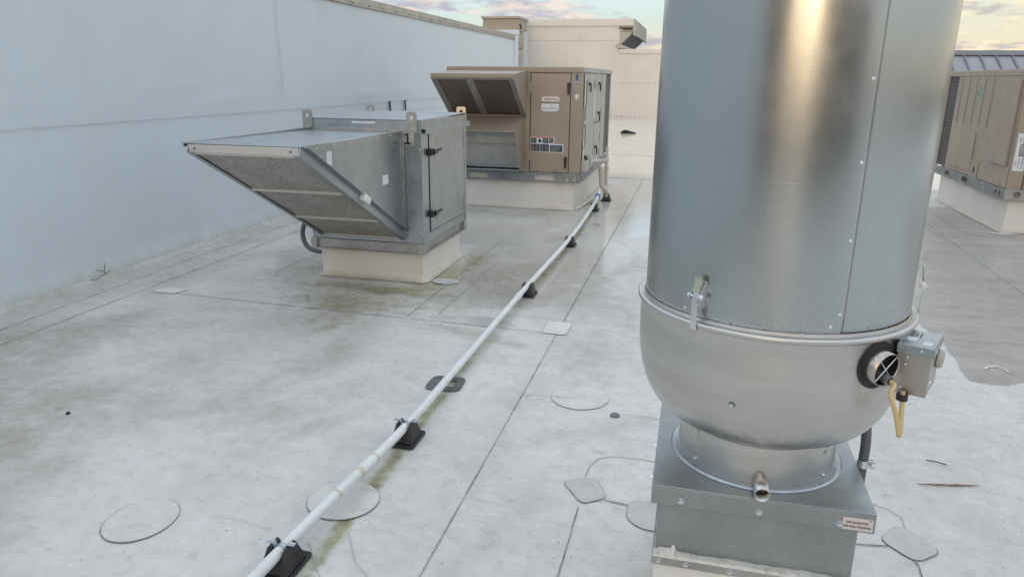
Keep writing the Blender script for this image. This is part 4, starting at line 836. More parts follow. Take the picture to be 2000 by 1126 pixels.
b = MB(); b.box(hx0+.02, hx1-.02, f0-.045, f0-.01, .995, 1.015); b.build('lower_track', M['beige_dark'], h1)
# lower relief hood
b = MB(); b.prism([(hx0, f0, 1.006), (hx0, 7.40, .862), (hx0, 7.40, .855), (hx0, f0, .998)], (hx1-.03-hx0, 0, 0)); b.box(hx0, hx1-.02, f0-.03, f0, .975, .992); h2 = b.build('relief_hood', M['beige'], ru, .002)
for xa in (hx0, hx1-.035): b = MB(); b.prism([(xa, f0, 1.0), (xa, 7.40, .858), (xa, 7.62, .445), (xa, f0, .425)], (.005, 0, 0)); b.build('hood_side', M['beige2'], h2, .001)
b = MB(); b.box(hx0+.01, hx1-.05, f0-.02, f0-.006, .70, .96); b.box(hx0+.01, hx1-.05, f0-.028, f0-.014, .45, .69); b.build('damper_blade', M['galv_dull'], h2, .003)
b = MB(); b.box(hx0+.01, hx1-.05, f0-.04, f0-.012, .690, .704); b.box(hx0+.01, hx1-.04, 7.64, f0-.01, .432, .446); b.box(hx0+.01, hx1-.04, 7.66, f0-.01, .466, .474); b.build('damper_rail', M['galv'], h2, .002)
b = MB(); b.box(hx0+.01, hx1-.01, f0-.006, f0-.001, .414, .445); b.build('lower_flange', M['beige2'], ru, .001)
# right side panels
sx = a1
def sp(name, ya, yb, za, zb, m, t=.012, par=ru, bev=.003): b = MB(); b.box(sx-.004, sx+t, ya, yb, za, zb); return b.build(name, M[m], par, bev)
sp('corner_post', 7.785, 7.83, .414, 1.45, 'beige2', .002)
p1 = sp('side_panel', 7.90, 8.66, .43, 1.445, 'panelgrey'); p2 = sp('side_panel', 8.70, 9.28, .90, 1.445, 'panelgrey'); p3 = sp('side_panel', 8.70, 9.28, .43, .885, 'panelgrey'); p4 = sp('side_panel', 9.31, 9.64, .43, 1.445, 'panelgrey')
sp('side_post', 9.65, 9.68, .414, 1.45, 'panelgrey', .008); sp('panel_gap', 7.84, 9.645, .42, 1.45, 'beige_dark', .0005, bev=0)
b = MB(); b.box(sx-.028, sx-.012, 9.69, 10.24, .43, 1.44); b.build('coil', M['coil'], ru)
b = MB(); b.box(sx-.03, sx+.003, 10.24, 10.30, .412, 1.452); b.build('end_post', M['panelgrey'], ru, .002)
def shandle(par, y, z):
    b = MB(); b.box(sx+.010, sx+.035, y-.04, y+.035, z-.004, z+.024); b.box(sx+.024, sx+.038, y+.012, y+.035, z-.085, z+.01); return b.build('door_handle', M['blackpl'], par, .006)
shandle(p1, 8.17, 1.33); shandle(p2, 8.97, 1.33); shandle(p2, 9.0, .99); shandle(p3, 8.86, .60); shandle(p1, 8.03, .56)
for (ya, yb, za, zb) in ((7.87, 7.93, 1.12, 1.42), (8.62, 8.70, .95, 1.30), (7.87, 7.94, .52, .75)):
    b = MB(); b.box(sx+.0125, sx+.0132, ya, yb, za, zb); b.build('sticker', M['paper'], p1)
b = MB()
P = [(sx+.012, 7.90, .70), (sx+.012, 7.90, 1.40)]
b.tube([(sx+.015, 7.99, 1.38), (sx+.015, 8.0, 1.15), (sx+.015, 7.94, 1.08), (sx+.015, 7.94, .96)], .006, 6); b.tube([(sx+.015, 7.90, .92), (sx+.015, 7.99, .90), (sx+.015, 7.99, .72), (sx+.015, 7.90, .66)], .006, 6); b.build('weather_strip', M['beige_dark'], p1)
for (y_, z_) in ((8.60, 1.32), (9.24, 1.32), (9.24, 1.0), (9.24, .70), (8.64, .50), (9.24, .50)):
    b = MB(); b.box(sx+.012, sx+.018, y_-.02, y_+.02, z_-.05, z_+.05); b.build('hinge', M['beige2'], p2, .001)
b = MB(); b.box(sx+.003, sx+.06, 7.84, 8.02, .425, .535); b.build('disconnect_box', M['panelgrey'], ru, .004)
b = MB(); b.box(sx+.004, sx+.045, 8.08, 8.30, .42, .56); b.build('service_box', M['beige2'], ru, .004)
b = MB(); b.cyl((sx+.002, 8.38, .49), (sx+.05, 8.38, .49), .065, n=24); b.build('drain_cap', M['pvc_old'], ru, .005)

# ---------------------------------------------------------------- drain trap and pipe
tr = root('condensate_trap', 'weathered pipe trap dropping from the side of the tan unit to the roof', 'pipe', (-1.03, 8.6, 0))
b = MB(); b.tube([(sx+.03, 8.45, .475), (-1.08, 8.62, .47), (-1.02, 8.70, .468)], .021, 12); b.build('branch', M['pvc_old'], tr)
b = MB(); b.tube([(-1.015, 8.72, .62), (-1.015, 8.72, .46)], .019, 12); b.cyl((-1.015, 8.72, .43), (-1.015, 8.72, .51), .027, n=14); b.tube([(-1.015, 8.72, .45), (-1.01, 8.73, .25), (-1.005, 8.74, .10)], .018, 12); b.cyl((-1.012, 8.725, .30), (-1.012, 8.725, .40), .025, n=14); b.build('riser', M['pvc_old'], tr)
b = MB(); P = smoothpts([(-1.060, 8.55, .405), (-1.045, 8.55, .30), (-1.035, 8.56, .19), (-1.00, 8.60, .13), (-.995, 8.64, .085)]); b.tube(P, .033, 14); b.build('vertical_pipe', M['pvc_old'], tr)
b = MB(); P = smoothpts([(-1.12, 8.30, .02), (-1.16, 8.1, .02), (-1.19, 7.95, .025), (-1.20, 7.86, .02)]); P = smoothpts([(-1.03, 9.2, .10), (-1.10, 8.9, .04), (-1.18, 8.3, .02), (-1.225, 7.85, .015)]); b.tube(P, .018, 10); b.build('foot_bead', M['sealant'], tr)

pp = root('drain_pipe', 'long white plastic condensate drain pipe running up the roof over black supports', 'pipe', (-1.02, 4, 0))
PT = smoothpts([(-1.12, .75, .064), (-1.100, 1.35, .064), (-1.078, 1.84, .062), (-1.034, 2.45, .064), (-1.034, 3.16, .057), (-1.022, 4.44, .064), (-1.000, 6.05, .064), (-1.022, 7.2, .060), (-1.045, 8.10, .075), (-1.055, 8.46, .15)], 8)
b = MB(); b.tube(PT, .0180, 20); b.build('pipe_run', M['pvc'], pp)
def on(y):
    for a, c in zip(PT, PT[1:]):
        if a.y <= y <= c.y: return a.lerp(c, (y-a.y)/(c.y-a.y)), (c-a).normalized()
for (y_, l, r) in ((2.13, .085, .0208), (4.30, .09, .0215), (4.62, .02, .0225), (6.15, .05, .0215), (7.72, .07, .0220), (8.35, .06, .0250)):
    p, t = on(y_); b = MB(); b.tube([p-t*l/2, p+t*l/2], r, 20); b.build('coupling', M['pvc'], pp, .0015)
for (y_, l) in ((2.075, .020), (2.185, .014), (1.93, .012)):
    p, t = on(y_); b = MB(); b.tube([p-t*l/2, p+t*l/2], .0186, 20); b.build('cement_band', M['glue'], pp)
p, t = on(8.30); b = MB(); b.tube([p-t*.02, p+t*.01], .0285, 18); b.build('blue_ring', M['bluering'], pp)

def support(x, y, first):
    o = root('pipe_support', '', 'pipe support', (x, y, 0), 'black rubber pipe supports')
    b = MB(); b.plate(rrect(-.056, .056, -.075, .075, .012), [], (x, y, .0045), X, Y, Z, .009); b.build('base_plate', M['black'], o, .002)
    b = MB()
    w0, w1, l0, l1, h = .046, .035, .056, .026, .071
    prof = [(-w0, 0), (w0, 0), (w1-.004, h), (w1-.013, h), (.0185, .040), (0, .031), (-.0185, .040), (-w1+.013, h), (-w1+.004, h)]
    A = [b.bm.verts.new((x+u, y-(l0+(l1-l0)*v/h), .0135+v)) for u, v in prof]; B = [b.bm.verts.new((x+u, y+(l0+(l1-l0)*v/h), .0135+v)) for u, v in prof]; n = len(prof)
    b.bm.faces.new(A); b.bm.faces.new(B[::-1])
    for i in range(n): b.bm.faces.new((A[i], A[(i+1) % n], B[(i+1) % n], B[i]))
    b.build('saddle', M['black'], o, .003)
    b = MB(); b.box(x-.046, x+.046, y-.056, y+.056, .0135, .022); b.build('foot', M['black'], o, .003)
    if first:
        b = MB(); r = .0195; p, t = on(y)
        zb_ = .0865
        P = [(-.046, zb_), (-.024, zb_), (-.0205, zb_-.004)]+[(r*math.cos(R(a)), (p.z-.0+r*math.sin(R(a)))) for a in (150, 120, 90, 60, 30)]+[(.0205, zb_-.004), (.024, zb_), (.046, zb_)]
        Q = [(u, v+.0016) for u, v in P]
        b.prism([(p.x+u, y-.009, v) for u, v in P+Q[::-1]], (0, .018, 0)); b.build('strap', M['galv'], o)
        for dx in (-.036, .036): screw(o, (p.x+dx, y, .088), Z, .004, 'bolt')
    return o
SP = [(-1.088, 1.62, 'black rubber pipe support cut off by the bottom edge of the picture'), (-1.034, 2.45, 'black rubber pipe support with a metal strap, second from the bottom edge'), (-1.018, 4.56, 'third black rubber pipe support, in the damp patch level with the grey intake unit'),
      (-.999, 6.11, 'fourth black rubber pipe support, in the shallow puddle between the two units'), (-1.036, 7.90, 'fifth black rubber pipe support, beside the near corner of the tan unit curb'), (-.985, 8.62, 'black rubber pipe support under the weathered drain trap, last of the row')]
for i, (x_, y_, lab) in enumerate(SP): o = support(x_, y_, i < 2); o['label'] = lab

# ---------------------------------------------------------------- right hand unit
ri = root('rooftop_air_unit', 'tan rooftop unit with ribbed side panel and bar code label at the right edge', 'air unit', (4.1, 7.85, .32), 'tan packaged rooftop units')
b0, g0 = 2.893, 7.845
b = MB(); b.box(b0, 5.5, g0, 9.70, .424, 1.47); b.box(b0+.03, 5.5, 9.70, 10.07, .424, 1.47); b.build('cabinet', M['beige2'], ri, .004)
b = MB(); b.box(b0-.010, 5.52, g0-.010, 10.08, 1.46, 1.515); b.box(b0-.004, 5.5, g0, 10.07, 1.50, 1.522); b.build('top_cover', M['beige'], ri, .004)
b = MB(); b.box(b0+.012, b0+.028, 9.71, 10.05, .44, 1.455); b.build('coil', M['coil'], ri)
b = MB()
for k in range(26): b.box(b0+.004, b0+.010, 9.71, 10.05, .46+k*.038, .463+k*.038)
for k in range(5): b.box(b0+.002, b0+.006, 9.74+k*.07, 9.743+k*.07, .44, 1.455)
b.build('coil_guard', M['rail'], ri)
b = MB(); b.box(b0-.004, b0+.03, 10.05, 10.075, .424, 1.46); b.build('end_post', M['beige2'], ri)
side = MB(); side.box(b0-.006, b0, g0+.01, 9.695, .43, 1.458); sd_ = side.build('side_panel', M['beige2'], ri, .002)
for k in range(5):
    ya = 9.55-k*.235; b = MB()
    n = 8
    for j in range(1): b.prism([(b0-.006, ya-.020, 1.43), (b0-.006, ya+.020, 1.43), (b0-.006, ya+.020, .95), (b0-.006, ya-.020, .95)], (-.0005, 0, 0))
    b.tube([(b0-.004, ya, .945), (b0-.007, ya, .965), (b0-.007, ya, 1.42), (b0-.004, ya, 1.445)], .010, 8); b.build('rib', M['beige2'], sd_)
b = MB(); b.box(b0-.016, b0-.006, 8.845, 9.60, .475, .875); b.build('access_cover', M['beige2'], sd_, .003)
b = MB(); b.box(b0-.030, b0-.006, 7.905, 8.34, .635, 1.425); b.build('cover_strip', M['beige2'], sd_, .004)
b = MB(); b.box(b0-.012, b0-.006, 8.62, 8.84, .425, .60); vp = b.build('vent_plate', M['beige2'], sd_, .002)
b = MB(); b.cyl((b0-.013, 8.73, .505), (b0-.0122, 8.73, .505), .034, n=20); b.build('vent_hole', M['ink'], vp)
for (y_, z_) in ((9.55, .905), (9.05, .915), (8.9, .90), (9.5, .46), (9.3, .46), (8.98, .86), (9.45, .86), (8.88, .60), (9.55, .50), (8.95, .49), (9.62, 1.43), (9.64, 1.25), (9.66, 1.0), (9.66, .7), (9.66, .63), (8.60, 1.02), (8.42, 1.20), (8.50, 1.44), (8.35, 1.10), (8.48, .80), (8.55, .62), (8.58, .50), (8.42, .445), (8.2, .445), (7.98, .445), (7.93, .445), (8.78, .91), (9.25, .445), (8.64, .44), (8.64, .58), (8.82, .44), (8.82, .58), (8.70, .92)):
    screw(ri, (b0-.007, y_, z_), -X, .0065, 'rail', 'rivet')
for (y_, z_) in ((8.29, 1.38), (8.30, .67), (7.96, .99), (7.98, 1.36), (8.02, .67), (8.28, .93)): screw(ri, (b0-.030, y_, z_), -X, .0065, 'rail', 'rivet')
for k in range(9): screw(ri, (b0-.010, 7.95+k*.235+random.uniform(-.03, .03), 1.49), -X, .007, 'rail', 'rivet')
b = MB(); c = Vector((b0-.0068, 8.98, 1.283)); b.prism([c+Y*u+Z*v for u, v in ((-.055, 0), (-.03, .055), (0, .085), (.03, .04), (.055, 0), (.03, -.05), (0, -.085), (-.03, -.05))], (.0008, 0, 0)); b.build('green_decal', M['green'], sd_)
b = MB()
for u, v, l in ((0, .03, .045), (-.01, .0, .03), (.01, -.03, .04), (.0, -.055, .02)): b.obox(c+Vector((-.0006, u, v)), X, Vector((0, .8, .6)), Vector((0, -.6, .8)), .0003, l/2, .004)
b.build('decal_print', M['paper'], sd_)
# front face of the unit and bar code label
b = MB(); b.box(b0+.0, 5.5, g0-.004, g0, .426, 1.458); b.build('front_panel', M['beige'], ri)
b = MB(); b.box(b0+.125, b0+.131, g0-.006, g0-.003, .426, 1.458); b.build('door_gap', M['blackpl'], ri)
b = MB(); b.box(b0+.135, 5.4, g0-.012, g0-.004, .43, 1.45); b.build('door', M['beige'], ri, .003)
b = MB(); b.box(b0+.018, b0+.112, g0-.0055, g0-.004, .60, .945); lb = b.build('barcode_label', M['paper'], ri)
b = MB(); z_ = .735
while z_ < .845: w_ = random.choice((.0016, .0028, .0045)); b.box(b0+.045, b0+.100, g0-.0062, g0-.0056, z_, z_+w_); z_ += w_+random.choice((.0018, .003))
b.build('barcode', M['ink'], lb)
for s_t, xx, zz_, sz in (('FT303', .075, .885, .034), ('5624B09048', .092, .672, .021), ('LCT120H4', .062, .672, .021), ('| MODEL |', .036, .67, .014), ('P 86303', .043, .885, .016), ('SERIAL', .100, .895, .012)):
    text(lb, s_t, (b0+xx, g0-.006, zz_), Z, -X, sz, 'blue' if 'MODEL' in s_t else 'ink', 'label_lettering')
# base rails
b = baserail(ri, (b0-.004, 10.07, .322), -Y, -X, 10.07-g0+.006, .322, .424, [(.42, .60, .025, .078), (1.02, 1.20, .025, .078)], [(2.02, .052, .022), (2.12, .052, .022)]); b.build('base_rail', M['rail'], ri, .0015)
b = baserail(ri, (b0-.006, g0-.006, .322), X, -Y, 2.6, .322, .424, [(.95, 1.2, .025, .078)], [(.105, .052, .030), (.225, .052, .030), (.345, .052, .030)]); b.build('base_rail', M['galv_dull'], ri, .0015)
b = MB(); b.box(b0+.05, 5.45, g0+.03, 10.0, .325, .424); b.build('base_insulation', M['cornice'], ri)

# ---------------------------------------------------------------- exhaust fan
FC = Vector((.212, 1.85, 0))
ef = root('exhaust_fan', 'large upblast exhaust fan with tall galvanised wind band over a spun aluminium bowl', 'exhaust fan', (.212, 1.85, .24))
def pol(a, r, z): return Vector((FC.x+r*math.cos(R(a)), FC.y+r*math.sin(R(a)), z))
# base box and cap
bx0, bx1, by0, by1 = -.022, .436, 1.622, 2.085
b = MB(); b.box(bx0, bx1, by0, by1, .20, .452); b.build('base_box', M['fan_base'], ef, .003)
b = MB()
b.box(-.040, .464, 1.600, 2.104, .452, .456)
for (q0, q1, q2, q3) in ((-.040, .464, 1.600, 1.603), (-.040, .464, 2.101, 2.104), (-.040, -.037, 1.603, 2.101), (.461, .464, 1.603, 2.101)): b.box(q0, q1, q2, q3, .405, .452)
cp = b.build('base_cap', M['fan_base'], ef, .002)
for xx, zz_ in ((.031, .421), (.211, .421), (.389, .421)): screw(ef, (xx, 1.600, zz_), -Y, .0058, 'bolt')
screw(ef, (.256, 1.621, .399), -Y, .003, 'fan_base', 'rivet')
for yy_, zz_ in ((1.68, .43), (1.85, .43), (2.03, .43)): screw(ef, (-.040, yy_, zz_), -X, .0055, 'bolt')
b = MB(); b.box(.394, .4585, 1.5988, 1.600, .410, .441); lb = b.build('label', M['pink'], cp)
text(lb, 'THIS SIDE BOTTOM', (.4245, 1.5984, .4295), X, Z, .0076, 'ink', 'label_lettering', sx=.72); text(lb, 'FOR WALL MOUNTING', (.4255, 1.5984, .4190), X, Z, .0076, 'ink', 'label_lettering', sx=.72); text(lb, 'WFS', (.452, 1.5984, .4375), X, Z, .0028, 'ink', 'label_lettering')
# neck
b = MB(); b.lathe(FC, [(.196, .459), (.2125, .4575), (.2155, .4565), (.2165, .4562)], 96); b.lathe(FC, [(.197, .458), (.203, .4605), (.2125, .4605), (.2165, .4565)], 96); b.build('neck_ring', M['galv'], ef)
b = MB(); b.lathe(FC, [(.1965, .456), (.1965, .542), (.1985, .543), (.1985, .560), (.2025, .5625), (.2065, .567), (.2065, .5705), (.2025, .574), (.198, .576)], 96); nk = b.build('neck', M['alu'], ef)
for a in (-141, -39.5, 80):
    for rr, z_, k in ((.2000, .553, 'bolt'), (.1975, .536, 'bolt'), (.1970, .473, 'bolt')): screw(nk, pol(a, rr, z_), pol(a, 1, 0)-FC, .0048, 'bolt')
# bowl
prof = [(.198, .574)]
for i in range(25):
    t = math.pi/2*(1-i/24); cc = math.cos(t)**.92; s2 = math.sin(t)**.92; prof.append((.200+.119*cc, .795-.220*s2))
prof += [(.3195, .83), (.3195, .866), (.3205, .8685), (.3245, .8695), (.3275, .8725), (.3285, .877), (.3270, .8815), (.3240, .8835), (.3205, .8828), (.300, .8822)]
b = MB(); b.lathe(FC, prof, 160); bw = b.build('bowl', M['alu'], ef, smooth=50)
for a, z_, r_ in ((-107, .707, None), (133, .70, None)):
    # radius of the bowl at that height
    for (ra, za), (rb_, zb) in zip(prof, prof[1:]):
        if za <= z_ <= zb: r_ = ra+(rb_-ra)*(z_-za)/(zb-za); tn = Vector((zb-za, 0, -(rb_-ra))).normalized(); break
    rad = (pol(a, 1, 0)-FC); nrm = rad*tn.x+Z*tn.z
    b = MB(); p = pol(a, r_, z_); b.cyl(p, p+nrm*.0012, .0078, n=18); b.build('bolt_washer', M['blackpl'], bw); screw(bw, p+nrm*.0012, nrm, .0048, 'bolt', 'bolt')
# wind band: one rolled sheet, its outer edge lapping over the inner
Nn_ = 200; bm = bmesh.new(); rows = []
zs = [.8845, .90, 1.0, 1.2, 1.4, 1.6, 1.72]
for zi, z_ in enumerate(zs):
    row = []
    for i in range(Nn_+1):
        a = -67.8-(368.0)*i/Nn_; r_ = .3095-.0014*i/Nn_+.0009*math.sin(R(a)*3+z_*4)*(z_-.88)
        row.append(bm.verts.new(pol(a, r_, z_)))
    rows.append(row)
for ra, rb_ in zip(rows, rows[1:]):
    for i in range(Nn_): bm.faces.new((ra[i], rb_[i], rb_[i+1], ra[i+1]))
q = MB(); q.bm.free(); q.bm = bm; bd = q.build('wind_band', M['galv_band'], ef, smooth=60, recalc=False)
sm_ = bd.modifiers.new('thick', 'SOLIDIFY'); sm_.thickness = .0011; sm_.offset = -1
for z_ in (1.562, 1.404, 1.246, 1.089, .932): screw(bd, pol(-70.1, .3093, z_), pol(-70.1, 1, 0)-FC, .0042, 'bolt', 'rivet')
screw(bd, pol(-73.2, .3093, .906), pol(-73.2, 1, 0)-FC, .0042, 'bolt', 'rivet'); screw(bd, pol(-132.2, .3090, .902), pol(-132.2, 1, 0)-FC, .0038, 'bolt', 'rivet')
b = MB(); b.lathe(FC, [(.312, 1.715), (.315, 1.722), (.312, 1.730), (.307, 1.722), (.309, 1.714)], 120); b.build('top_bead', M['galv'], bd)
b = MB(); b.lathe(FC, [(.309, .8825), (.3135, .8828), (.3120, .8855), (.3097, .890)], 140); b.build('sealant_bead', M['steel_box'], bd)
b = MB(); b.lathe(FC, [(.10, .62), (.27, .80), (.295, 1.2)], 64); b.build('inner_shell', M['blackpl'], ef)
b = MB(); b.lathe(FC, [(.0001, 1.62), (.300, 1.62)], 64); b.build('damper', M['galv_dull'], ef)
M['scratch'] = mat('scratch', (.68, .71, .72), .3, 1.0, .05, 9)
for P in ([(-120.3, 1.415), (-116.7, 1.366), (-113.8, 1.326)], [(-71.6, 1.522), (-74.7, 1.463), (-77.8, 1.412)], [(-109.6, 1.444), (-106.9, 1.416), (-103.9, 1.382)], [(-118, 1.199), (-102, 1.202), (-86, 1.203)], [(-109, 1.155), (-91, 1.156)], [(-107.5, 1.102), (-100.2, 1.098)]):
    bm = bmesh.new(); prev = None; pts = [(a0_+(a1_-a0_)*k/6, z0_+(z1_-z0_)*k/6) for (a0_, z0_), (a1_, z1_) in zip(P, P[1:]) for k in range(6)]+[P[-1]]
    for a, z_ in pts:
        w_ = random.uniform(.00002, .00028); v = (bm.verts.new(pol(a, .3096, z_+w_)), bm.verts.new(pol(a, .3096, z_-w_*(1 if P[0][1] != P[-1][1] else 1))))
        if prev: bm.faces.new((prev[0], prev[1], v[1], v[0]))
        prev = v
    q = MB(); q.bm.free(); q.bm = bm; q.build('scratch', M['scratch'], bd, recalc=False)
# latches
def latch(ang):
    rad = (pol(ang, 1, 0)-FC).normalized(); tg = Z.cross(rad)
    o = lambda r_, t_, z_: FC+rad*r_+tg*t_+Z*z_
    b = MB()
    for s in (-1, 1):
        b.prism([o(.3095, s*.0105, .915), o(.3095, s*.0105, .975), o(.327, s*.0105, .955), o(.336, s*.0105, .947), o(.336, s*.0105, .939), o(.322, s*.0105, .920)], tg*(s*.0012))
    b.prism([o(.3098, -.0105, .915), o(.3098, .0105, .915), o(.3098, .0105, .975), o(.3098, -.0105, .975)], rad*.0012)
    lt = b.build('latch', M['bolt'], ef, .0004)
    b = MB(); b.prism([o(.330, -.0080, .945), o(.330, .0080, .945), o(.3245, .0080, .985), o(.3245, -.0080, .985)], rad*.0015); b.prism([o(.3245, -.0080, .985), o(.3245, .0080, .985), o(.329, .0080, .988), o(.329, -.0080, .988)], Z*.0015)
    b.build('latch_tab', M['yzinc'], lt, .0004)
    pts = [(.331, .950), (.3335, .938), (.3335, .925), (.332, .905), (.3315, .888), (.3310, .872), (.3285, .8665), (.3245, .8675)]
    b = MB()
    ins = [(r_-.0013, z_) for r_, z_ in pts[:-1]]+[(.3245, .8689)]
    b.prism([o(r_, -.0075, z_) for r_, z_ in pts]+[o(r_, -.0075, z_) for r_, z_ in ins[::-1]], tg*.0150); b.build('latch_hook', M['bolt'], lt, .0003)
    b = MB(); b.cyl(o(.329, -.019, .943), o(.329, .019, .943), .0036, n=12); b.build('pin', M['bolt'], lt)
    for s in (-1, 1):
        b = MB(); b.cyl(o(.329, s*.0125, .943), o(.329, s*.0140, .943), .0085, n=18); b.cyl(o(.329, s*.0140, .943), o(.329, s*.0195, .943), .0066, .0062, 6); b.build('nut', M['bolt'], lt, .0004)
for a in (-124.5, -4.5, 115.5): latch(a)
# drain spout
b = MB(); rad = Vector((0.02, -1, -.06)).normalized(); p0 = Vector((.211, 1.662, .477)); p1 = p0+rad*.074
b.tube([p0, p1], .0178, 28, caps=False); ds = b.build('drain_spout', M['alu'], nk); so = ds.modifiers.new('thick', 'SOLIDIFY'); so.thickness = .0012
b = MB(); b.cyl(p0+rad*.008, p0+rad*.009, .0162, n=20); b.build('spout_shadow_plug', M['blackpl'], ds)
# conduit tube with cross wires
ga = -50.9; rad = (pol(ga, 1, 0)-FC).normalized(); tg = Z.cross(rad); gc = pol(ga, .317, .815); ax = (rad*.985+Z*(-.10)).normalized(); ux = tg; uy = ax.cross(ux)*-1
b = MB()
# gasket follows the round of the bowl
n = 40; A = []; B = []
def onbowl(u, v, h):
    zz_ = .815+v
    r_ = .3195
    for (ra, za), (rb_, zb) in zip(prof, prof[1:]):
        if za <= zz_ <= zb: r_ = ra+(rb_-ra)*(zz_-za)/(zb-za); break
    return pol(ga+math.degrees(u/.3195), r_+h, zz_)
ri_, ro_ = .036, .0535
A = [b.bm.verts.new(onbowl(ri_*math.cos(2*math.pi*i/n), ri_*math.sin(2*math.pi*i/n), .0035)) for i in range(n)]; B = [b.bm.verts.new(onbowl(ro_*math.cos(2*math.pi*i/n), ro_*math.sin(2*math.pi*i/n), .0035)) for i in range(n)]; D = [b.bm.verts.new(onbowl(ro_*math.cos(2*math.pi*i/n), ro_*math.sin(2*math.pi*i/n), .0)) for i in range(n)]
for i in range(n): j = (i+1) % n; b.bm.faces.new((A[i], A[j], B[j], B[i])); b.bm.faces.new((B[i], B[j], D[j], D[i]))
b.build('gasket', M['blackpl'], bw)
b = MB(); b.tube([gc-ax*.012, gc+ax*.029], .0375, 40, caps=False); tb = b.build('air_tube', M['steel_box'], bw); so = tb.modifiers.new('thick', 'SOLIDIFY'); so.thickness = .0016
b = MB(); b.cyl(gc+ax*.003, gc+ax*.0045, .0358, n=32); b.tube([gc+ax*.004, gc+ax*.026], .0356, 32, caps=False); b.build('tube_shade_liner', M['black'], tb)  # black sleeve added to paint the shade inside the tube
e = gc+ax*.025
b = MB()
for s in (-1, 1): b.tube([e+(ux*s+uy)*.026, e-(ux*s+uy)*.026], .0013, 8)
b.build('cross_wire', M['bolt'], tb)
cb = gc-Z*.023+tg*.008; b = MB(); b.tube([cb+ax*.0, cb+ax*.034], .0115, 18); b.build('bushing', M['galv_dull'], tb); b = MB(); b.tube([cb+ax*.0340, cb+ax*.0348], .0088, 16); b.build('bushing_hole', M['blackpl'], tb)
for dz in (.033, -.030): screw(tb, gc+ax*.018+Z*dz*.7+tg*(-.0292), -tg, .0030, 'bolt', 'rivet')
# junction box, turned to face along the bowl
ja = -31.0; jr = (pol(ja, 1, 0)-FC).normalized(); jt = Z.cross(jr)
jo = Vector((.511, 1.671, .803)); ja = -24.0; jr = (pol(ja, 1, 0)-FC).normalized(); jt = Z.cross(jr)
b = MB(); b.obox(jo+Z*.0, jr, jt, Z, .0335, .057, .056); jb = b.build('junction_box', M['steel_box'], bw, .002)
b = MB(); b.obox(jo+Z*.0555, jr, jt, Z, .0348, .0583, .0018); b.obox(jo+Z*.046-jt*.0585, jr, jt, Z, .0348, .0006, .010); b.obox(jo+Z*.046+jr*.0352, jr, jt, Z, .0006, .0583, .010); b.build('box_cover', M['galv'], jb, .001)
for u, v in ((.012, .047), (-.012, .029), (-.014, .013), (-.016, -.040)): screw(jb, jo-jt*.0592+jr*u+Z*v, -jt, .0032, 'bolt', 'rivet')
for u, v in ((-.02, .04), (-.045, -.022), (-.04, -.045)): screw(jb, jo+jr*.0352+jt*u+Z*v, jr, .0038, 'bolt', 'rivet')
b = MB(); b.cyl(jo+jr*.034+Z*.010+jt*.030, jo+jr*.046+Z*.010+jt*.030, .022, .018, 20); b.build('knob', M['panelgrey'], jb, .003)
top = jo+Z*.0576
b = MB(); b.obox(top-jt*.012-jr*.015, jr, jt, Z, .010, .014, .0003); b.obox(top-jt*.030+jr*.018, jr, jt, Z, .009, .013, .0003); b.build('box_label', M['paper'], jb)
for k, s in enumerate(('JUNCTION BOX', 'DO NOT REMOVE', 'WHILE FAN IS ON')): text(jb, s, top+Z*.0006-jr*(.020-.0085*k)+jt*.020, jt*-1, jr, .0042, 'decal_grey', 'box_lettering')
b = MB(); b.obox(jo-jr*.040, jr, jt, Z, .008, .012, .010); b.build('box_bracket', M['steel_box'], jb)
# cable loop from tube to box
bb = Vector((.4755, 1.612, jo.z-.056))
b = MB(); b.cyl(bb+Z*.003, bb-Z*.010, .012, n=16); b.build('cable_gland', M['blackpl'], jb)
P = smoothpts([cb+ax*.026, cb+ax*.044-Z*.004, (.438, 1.560, .767), (.454, 1.563, .726), (.468, 1.572, .683), (.4725, 1.578, .668), (.4765, 1.588, .670), (.4775, 1.60, .70), (.4765, 1.608, .735), (.4755, 1.612, .757)], 8)
b = MB(); b.tube(P, .0052, 14); b.build('power_cable', M['cable'], jb)
# grey conduit and clamp
b = MB(); P = smoothpts([(.475, 1.98, .66), (.487, 1.93, .58), (.492, 1.895, .50), (.490, 1.885, .42), (.488, 1.885, .30), (.488, 1.90, .05), (.488, 1.93, .01)], 8); b.tube(P, .0125, 16); b.build('flexible_conduit', M['hose'], ef)
b = MB(); b.cyl((.4905, 1.886, .425), (.4905, 1.886, .445), .0148, n=20); b.box(.500, .520, 1.880, 1.883, .424, .446); b.box(.500, .520, 1.890, 1.893, .424, .446); b.cyl((.512, 1.868, .435), (.512, 1.905, .435), .0035, n=10); b.cyl((.512, 1.866, .435), (.512, 1.874, .435), .006, n=6); b.build('pipe_clamp', M['bolt'], ef, .0005)
# water drops round the foot of the wind band
bm = bmesh.new()
for k in range(300):
    a = random.uniform(-175, 0); z_ = .8855+abs(random.gauss(0, .022))*(1.4 if a < -120 else .8); s = random.uniform(.0007, .0019)
    if random.random() < .35: p = pol(a, random.uniform(.313, .324), .8838)
    else: p = pol(a, .3092, z_)
    mt = Matrix.Translation(p) @ Matrix.Diagonal((s, s, s*random.uniform(1, 1.5), 1)); bmesh.ops.create_icosphere(bm, subdivisions=1, radius=1, matrix=mt)
q = MB(); q.bm.free(); q.bm = bm
dm = bpy.data.materials.new('water'); dm.use_nodes = True; pd = dm.node_tree.nodes['Principled BSDF']; pd.inputs['Transmission Weight'].default_value = 1; pd.inputs['Roughness'].default_value = .02; pd.inputs['IOR'].default_value = 1.33; pd.inputs['Base Color'].default_value = (.95, .97, .98, 1)
o = q.build('water_drops', dm, bd, smooth=180); o['kind'] = 'stuff'
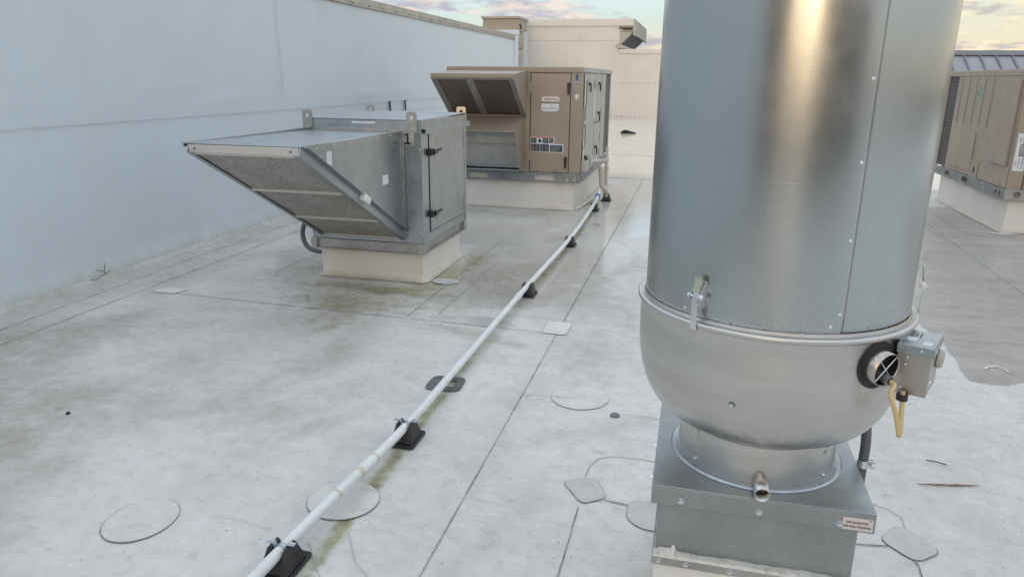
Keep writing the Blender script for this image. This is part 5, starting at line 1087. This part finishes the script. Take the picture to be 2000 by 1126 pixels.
# fan curb: membrane, termination bar, sealant
fc_ = root('roof_curb', 'cream wrapped curb under the exhaust fan with a metal bar and ragged sealant', 'roof curb', (.207, 1.853, 0), 'membrane wrapped roof curbs')
b = MB(); b.box(-.0235, .450, 1.608, 2.099, .0, .262); b.build('curb_membrane', M['curb'], fc_, .008)
b = MB(); b.box(-.029, .452, 1.601, 1.606, .234, .256); b.box(-.029, -.025, 1.606, 2.10, .234, .256); b.build('termination_bar', M['galv_dull'], fc_, .001)
for xx in (-.012, .055, .16, .28, .40): screw(fc_, (xx, 1.601, .245), -Y, .0050, 'bolt')
bm = bmesh.new(); prev = None; n = 110
for i in range(n+1):
    x_ = -.026+.462*i/n; h_ = .266+.0014*math.sin(i*.17)+.0006*math.sin(i*.6+1)+random.uniform(-.0006, .0006)+(.006 if 2 < i < 14 else 0)+(.010 if i in (11, 12) else 0); y_ = 1.614+random.uniform(-.002, .001)
    v = (bm.verts.new((x_, 1.600+random.uniform(-.001, .001), .256)), bm.verts.new((x_, 1.6025+random.uniform(-.0015, .0015), .263)), bm.verts.new((x_, 1.6185, h_)), bm.verts.new((x_, 1.6225, h_-.001)), bm.verts.new((x_, 1.6225, .25)))
    if prev:
        for j in range(4): bm.faces.new((prev[j], prev[j+1], v[j+1], v[j]))
    prev = v
q = MB(); q.bm.free(); q.bm = bm; q.build('sealant', M['sealant'], fc_)

# ---------------------------------------------------------------- dark screens added behind the camera to darken the wind band's reflection
M['screen'] = mat('dark_screen_panels', (.10, .095, .09), .6, 0, .1, 2)
def add_screen(xa, xb, y_, h, label):
    o = root('reflection_screen', label, 'reflection screen', ((xa+xb)/2, y_, 0), 'screens added behind the camera')
    b = MB(); b.box(xa, xb, y_-.12, y_, .02, h); b.build('screen_panel', M['screen'], o)
    b = MB(); b.box(xa-.03, xb+.03, y_-.16, y_+.03, h, h+.06); b.build('cap_rail', M['rail'], o)
    for k in range(int((xb-xa)/.6)): b = MB(); b.box(xa+.3+k*.6, xa+.33+k*.6, y_, y_+.03, .02, h); b.build('rib', M['screen'], o)
add_screen(-9.0, -2.4, -9.0, 3.4, 'wide dark reflection screen added behind the camera, out of the picture')
add_screen(-1.2, -.25, -9.0, 2.9, 'narrow dark reflection screen added behind the camera, out of the picture')
add_screen(1.1, 9.0, -7.5, 2.7, 'long dark reflection screen added behind the camera to the right, out of the picture')
